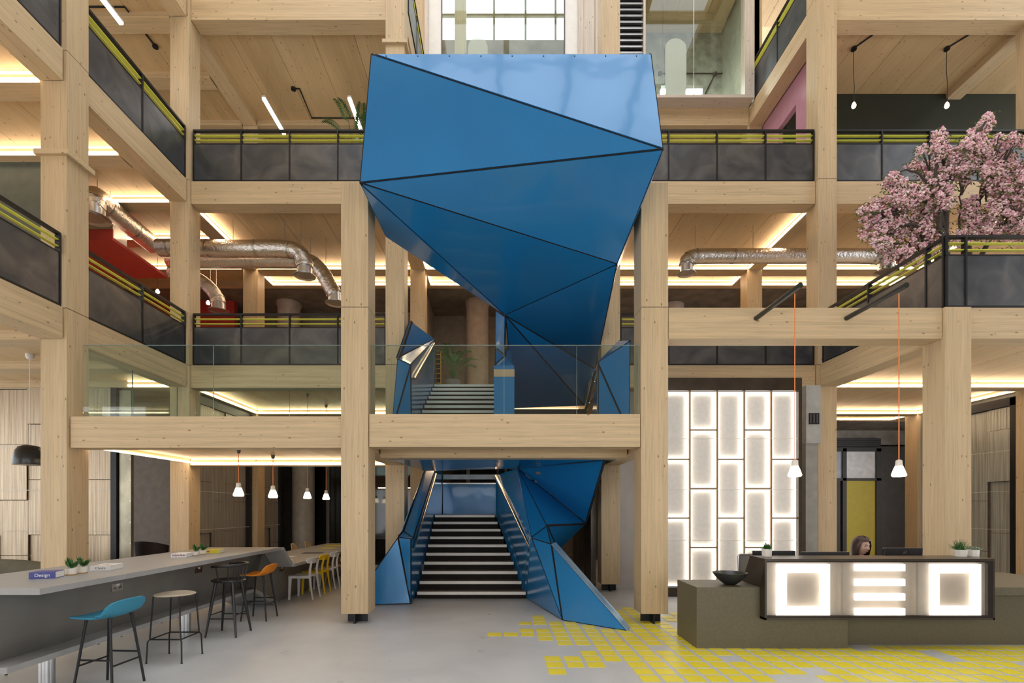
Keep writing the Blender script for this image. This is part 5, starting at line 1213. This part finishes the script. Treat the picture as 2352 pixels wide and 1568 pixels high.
# rooms behind the glass
wall('wall_meeting_back', 2.2, 6.97, 14.6, 14.75, ZS, 16.2, pm('chalky_concrete', (.36,.36,.31), .8, 0, .35, 4, .5))
wall('wall_meeting_side', 6.62, 6.9, 13.0, 14.6, ZS, 16.2, pm('pale_green_plaster', (.42,.43,.36), .8))
ct = bpy.data.objects.new('ceiling_4', None); COL.objects.link(ct); ct['kind'] = 'structure'
panels(ct, 2.3, 14.4, YG+.36, 14.6, 16.15, 16.3); obj('beam', MB().box(2.3, 6.6, 14.2, 14.58, 15.95, 16.148), WX, ct); obj('beam', MB().box(6.2, 6.55, 13.0, 14.19, 15.9, 16.148), WY, ct)
wall('wall_meeting_divider', 2.15, 2.2, 13.0, 14.6, ZS, 16.9, CONC)
mw = MB().box(-2.0, 2.15, 14.6, 14.75, ZS, 15.75)
struct('wall_room_back', mw, CONC)
wn = bpy.data.objects.new('window_3', None); COL.objects.link(wn); wn['kind'] = 'structure'; wn.location = (0, 14.6, 15.75)  # added window, its bright panes stand for a grid reflected in the glass
for x in (-2.0, -1.1, -.2, .75, 1.65, 2.1): obj('mullion', MB().box(x-.03, x+.03, 14.62, 14.72, 15.75, 17.55), pm('window_timber', (.25,.23,.16), .6), wn)
for z in (15.76, 16.55, 17.3): obj('transom', MB().box(-2.0, 2.15, 14.63, 14.71, z-.03, z+.03), pm('window_timber_bar', (.25,.23,.16), .6), wn)
for (a, b, y) in ((1518, 1530, 13.9), (1577, 1614, 13.9)):
    t = thing('meeting_room_lamp', 'bright box lamp behind the glass, %s one' % ('left' if a < 1550 else 'right, partly behind the frosted arch'), 'ceiling lamp', (PX((a+b)/2, y), y, 13.6), 'lamps in the top right meeting room')
    h = obj('housing', MB().box(PX(a, y), PX(b, y), y, y+.12, PZ(204, y), PZ(196, y)), ALU, t); obj('diffuser', MB().box(PX(a, y)+.01, PX(b, y)-.01, y-.004, y+.1, PZ(214, y), PZ(204, y)), emis('meeting_lamp_glow', (1,.97,.9), 70), h)
    obj('wire', MB().tube([(PX((a+b)/2, y), y+.05, PZ(196, y)), (PX((a+b)/2, y), y+.05, 16.14)], .003, 5), BLACK, t)
conduit('black conduit across the concrete wall of the top right meeting room', [P(1706, 169, 14.55), P(1590, 169, 14.55), P(1516, 169, 14.55)])
conduit('black conduit branching down on the meeting room wall', [P(1618, 219, 14.54), P(1642, 170, 14.54)])
# ------------------------------------------------------------------ seated receptionist behind the desk
px_, py_ = 5.02, 6.82
pr = thing('person', 'woman with chin-length dark brown hair and dark patterned top seated behind the desk', 'person', (px_, py_, 0))
SKIN = pm('skin', (.55,.33,.25), .5, 0, .06, 12); HAIR = pm('dark_brown_hair', (.040,.016,.010), .42, 0, .45, 30, .4, stretch=(1,1,.15)); TOPC = pm('dark_patterned_top', (.03,.03,.035), .7, 0, .9, 60)
def skin_body():
    V = {'pelvis': (0, .02, .50), 'waist': (0, .02, .66), 'chest': (0, 0, .84), 'neckb': (0, -.0, .985), 'neck': (.004, -.012, 1.04), 'jaw': (.008, -.03, 1.085),
         'shL': (-.165, .0, .945), 'elL': (-.21, -.06, .75), 'wrL': (-.12, -.26, .80), 'shR': (.165, .0, .945), 'elR': (.21, -.06, .75), 'wrR': (.13, -.26, .80),
         'hipL': (-.09, .0, .50), 'knL': (-.11, -.40, .52), 'anL': (-.11, -.36, .10), 'toL': (-.11, -.48, .05), 'hipR': (.09, .0, .50), 'knR': (.11, -.40, .52), 'anR': (.11, -.36, .10), 'toR': (.11, -.48, .05)}
    Rr = {'pelvis': .135, 'waist': .125, 'chest': .13, 'neckb': .062, 'neck': .05, 'jaw': .05, 'shL': .062, 'shR': .062, 'elL': .046, 'elR': .046, 'wrL': .028, 'wrR': .028, 'hipL': .09, 'hipR': .09, 'knL': .062, 'knR': .062, 'anL': .042, 'anR': .042, 'toL': .035, 'toR': .035}
    E = [('pelvis','waist'),('waist','chest'),('chest','neckb'),('neckb','neck'),('neck','jaw'),('chest','shL'),('shL','elL'),('elL','wrL'),('chest','shR'),('shR','elR'),('elR','wrR'),('pelvis','hipL'),('hipL','knL'),('knL','anL'),('anL','toL'),('pelvis','hipR'),('hipR','knR'),('knR','anR'),('anR','toR')]
    for s, q in ((-1, 'L'), (1, 'R')):
        w_ = Vector(V['wr'+q]); V['pa'+q] = tuple(w_ + Vector((0, -.055, .0))); Rr['pa'+q] = .030; E.append(('wr'+q, 'pa'+q))
        for i, (dx, ln) in enumerate(((-.028, .062), (-.010, .072), (.009, .068), (.026, .052))):
            a, b = 'f%s%d' % (q, i), 'g%s%d' % (q, i); V[a] = tuple(w_ + Vector((dx, -.075-ln*.5, .004))); V[b] = tuple(w_ + Vector((dx*1.1, -.075-ln, -.012))); Rr[a] = .0085; Rr[b] = .007; E += [('pa'+q, a), (a, b)]
        a = 'th'+q; V[a] = tuple(w_ + Vector((-s*.05, -.06, .0))); Rr[a] = .010; E.append(('wr'+q, a))
    ks = list(V); me = bpy.data.meshes.new('body'); me.from_pydata([V[k] for k in ks], [(ks.index(a), ks.index(b)) for a, b in E], [])
    me.materials.append(TOPC); me.materials.append(SKIN)
    o = bpy.data.objects.new('body', me); COL.objects.link(o); o.parent = pr
    m = o.modifiers.new('skin', 'SKIN'); o.modifiers.new('sub', 'SUBSURF').levels = 1; o.modifiers['sub'].render_levels = 1
    for i, k in enumerate(ks): me.skin_vertices[0].data[i].radius = (Rr[k], Rr[k]); me.skin_vertices[0].data[i].use_root = (k == 'pelvis')
    return o
bo = skin_body(); bo['label'] = 'dark patterned top and sleeves'
bpy.context.view_layer.update()
dg = bpy.context.evaluated_depsgraph_get(); ev = bo.evaluated_get(dg); me = bpy.data.meshes.new_from_object(ev); 
bo.modifiers.clear(); bo.data = me; me.materials.clear(); me.materials.append(TOPC); me.materials.append(SKIN)
for p in me.polygons:
    c = p.center; p.use_smooth = True
    if c.z > 1.005 or c.y < -.25 and c.z > .7: p.material_index = 1
# head: turned towards the right of the picture, a little down
HZ = 1.192
hd = bpy.data.objects.new('head', None)
yaw = R(12)
def hx(p): # local head coords: +x face forward, y left, z up
    v = Vector(p); v = Matrix.Rotation(R(8), 3, 'Y') @ v
    v = Matrix.Rotation(-R(90)+yaw, 3, 'Z') @ v; return v + Vector((.012, -.03, HZ))
bm = bmesh.new(); bmesh.ops.create_uvsphere(bm, u_segments=40, v_segments=28, radius=1)
mb = MB()
def face(v):
    x, y, z = v; X, Y, Z = x*.098, y*.074, z*.118
    if z < 0: Y *= 1 - .34*(-z)**1.5; X *= 1 - .10*(-z)
    if x > 0: X *= .94
    if z < -.2 and x < 0: X *= 1 + .35*z
    g = lambda cy, cz, s, sz: math.exp(-((Y-cy)/s)**2 - ((Z-cz)/sz)**2)
    if x > 0:
        X += .022*g(0, -.022, .011, .016) + .012*g(0, -.002, .008, .026)
        X -= .010*(g(.031, .012, .016, .012) + g(-.031, .012, .016, .012))
        X += .006*(g(.032, .032, .02, .008) + g(-.032, .032, .02, .008)) + .006*g(0, -.058, .020, .008) + .007*g(0, -.094, .02, .014)
        X -= .004*g(0, -.076, .02, .007); X += .004*(g(.04, -.03, .016, .02) + g(-.04, -.03, .016, .02))
    return (X, Y, Z)
mb.add([hx(face(v.co)) for v in bm.verts], [tuple(q.index for q in f.verts) for f in bm.faces], True); bm.free()
def lo(name, m, mt): 
    me = m.mesh(name, mt); o = bpy.data.objects.new(name, me); COL.objects.link(o); o.parent = pr; return o
lo('head', mb, SKIN)
ey = MB(); br = MB()
for s in (-1, 1):
    ey.add([hx((.074+.011*a, s*.031+.0135*b, .0125+.0055*c)) for a, b, c in [(v.x, v.y, v.z) for v in ICV]], ICF, True)
    br.tube([hx((.090, s*.014, .030)), hx((.091, s*.032, .037)), hx((.076, s*.045, .034))], [.0035, .004, .002], 6)
lo('eyes', ey, pm('eye_dark', (.03,.022,.02), .2)); lo('eyebrows', br, HAIR)
lo('mouth', MB().tube([hx((.084, -.021, -.060)), hx((.0905, 0, -.0585)), hx((.084, .021, -.060))], [.002, .004, .002], 8), pm('lip', (.42,.13,.11), .4))
er = MB()
for s in (-1, 1): er.add([hx((-.005+.018*v.x, s*(.072+.006*v.y), -.005+.03*v.z)) for v in ICV], ICF, True)
lo('ears', er, SKIN)
# hair: a thick shell with a side parting, longer at the sides
hr = MB(); nu, nv = 40, 22; vs = []; fs = []
for i in range(nu+1):
    a = -math.pi + 2*math.pi*i/nu          # 0 = face forward
    fr = max(0, math.cos(a)); e0, e1 = (1.02, 1.32) if a < 0 else (.80, 1.12)
    low = -.15 if abs(a) > e1 else (.070 + (-.15-.070)*max(0, (abs(a)-e0)/(e1-e0)))
    if abs(a) <= e0: low = .070 + .012*math.cos(a*1.5)
    for j in range(nv+1):
        t = j/nv; z = .132*(1-t)**1.0 + low*t
        zz = max(-1, min(1, z/.132)); rr = math.sqrt(max(0, 1-max(0, zz)**2.2))
        bulge = 1 + .11*math.sin(min(1, t*1.1)*math.pi)*(1-fr*.6)
        if z < -.10: bulge *= 1 - .9*(-.10-z)
        x = .108*rr*math.cos(a)*bulge - .008; y = .088*rr*math.sin(a)*bulge
        vs.append(hx((x, y, z + .004*math.sin(a*17))))
for i in range(nu):
    for j in range(nv): k = i*(nv+1)+j; fs.append((k, k+1, k+nv+2, k+nv+1))
hr.add(vs, fs, True); h_ = lo('hair', hr, HAIR); h_['label'] = 'dark brown chin-length hair'
so = h_.modifiers.new('t', 'SOLIDIFY'); so.thickness = .014; so.offset = -1
oc = thing('office_chair', 'dark office chair under the seated woman behind the desk', 'chair', (px_, py_, 0))
obj('seat', MB().box(px_-.24, px_+.24, py_-.2, py_+.26, .33, .372), BLACK, oc, bevel=.02)
obj('backrest', MB().box(px_-.2, px_+.2, py_+.22, py_+.26, .5, .86), BLACK, oc, bevel=.015)
obj('gas_post', MB().tube([(px_, py_, .06), (px_, py_, .33)], .03, 12), ALU, oc)
for k in range(5): a = k*1.2566; obj('leg', MB().tube([(px_, py_, .07), (px_+.3*math.cos(a), py_+.3*math.sin(a), .03)], [.025, .018], 8), BLACK, oc)
obj('back_arm', MB().box(px_-.03, px_+.03, py_+.2, py_+.24, .34, .52), BLACK, oc)
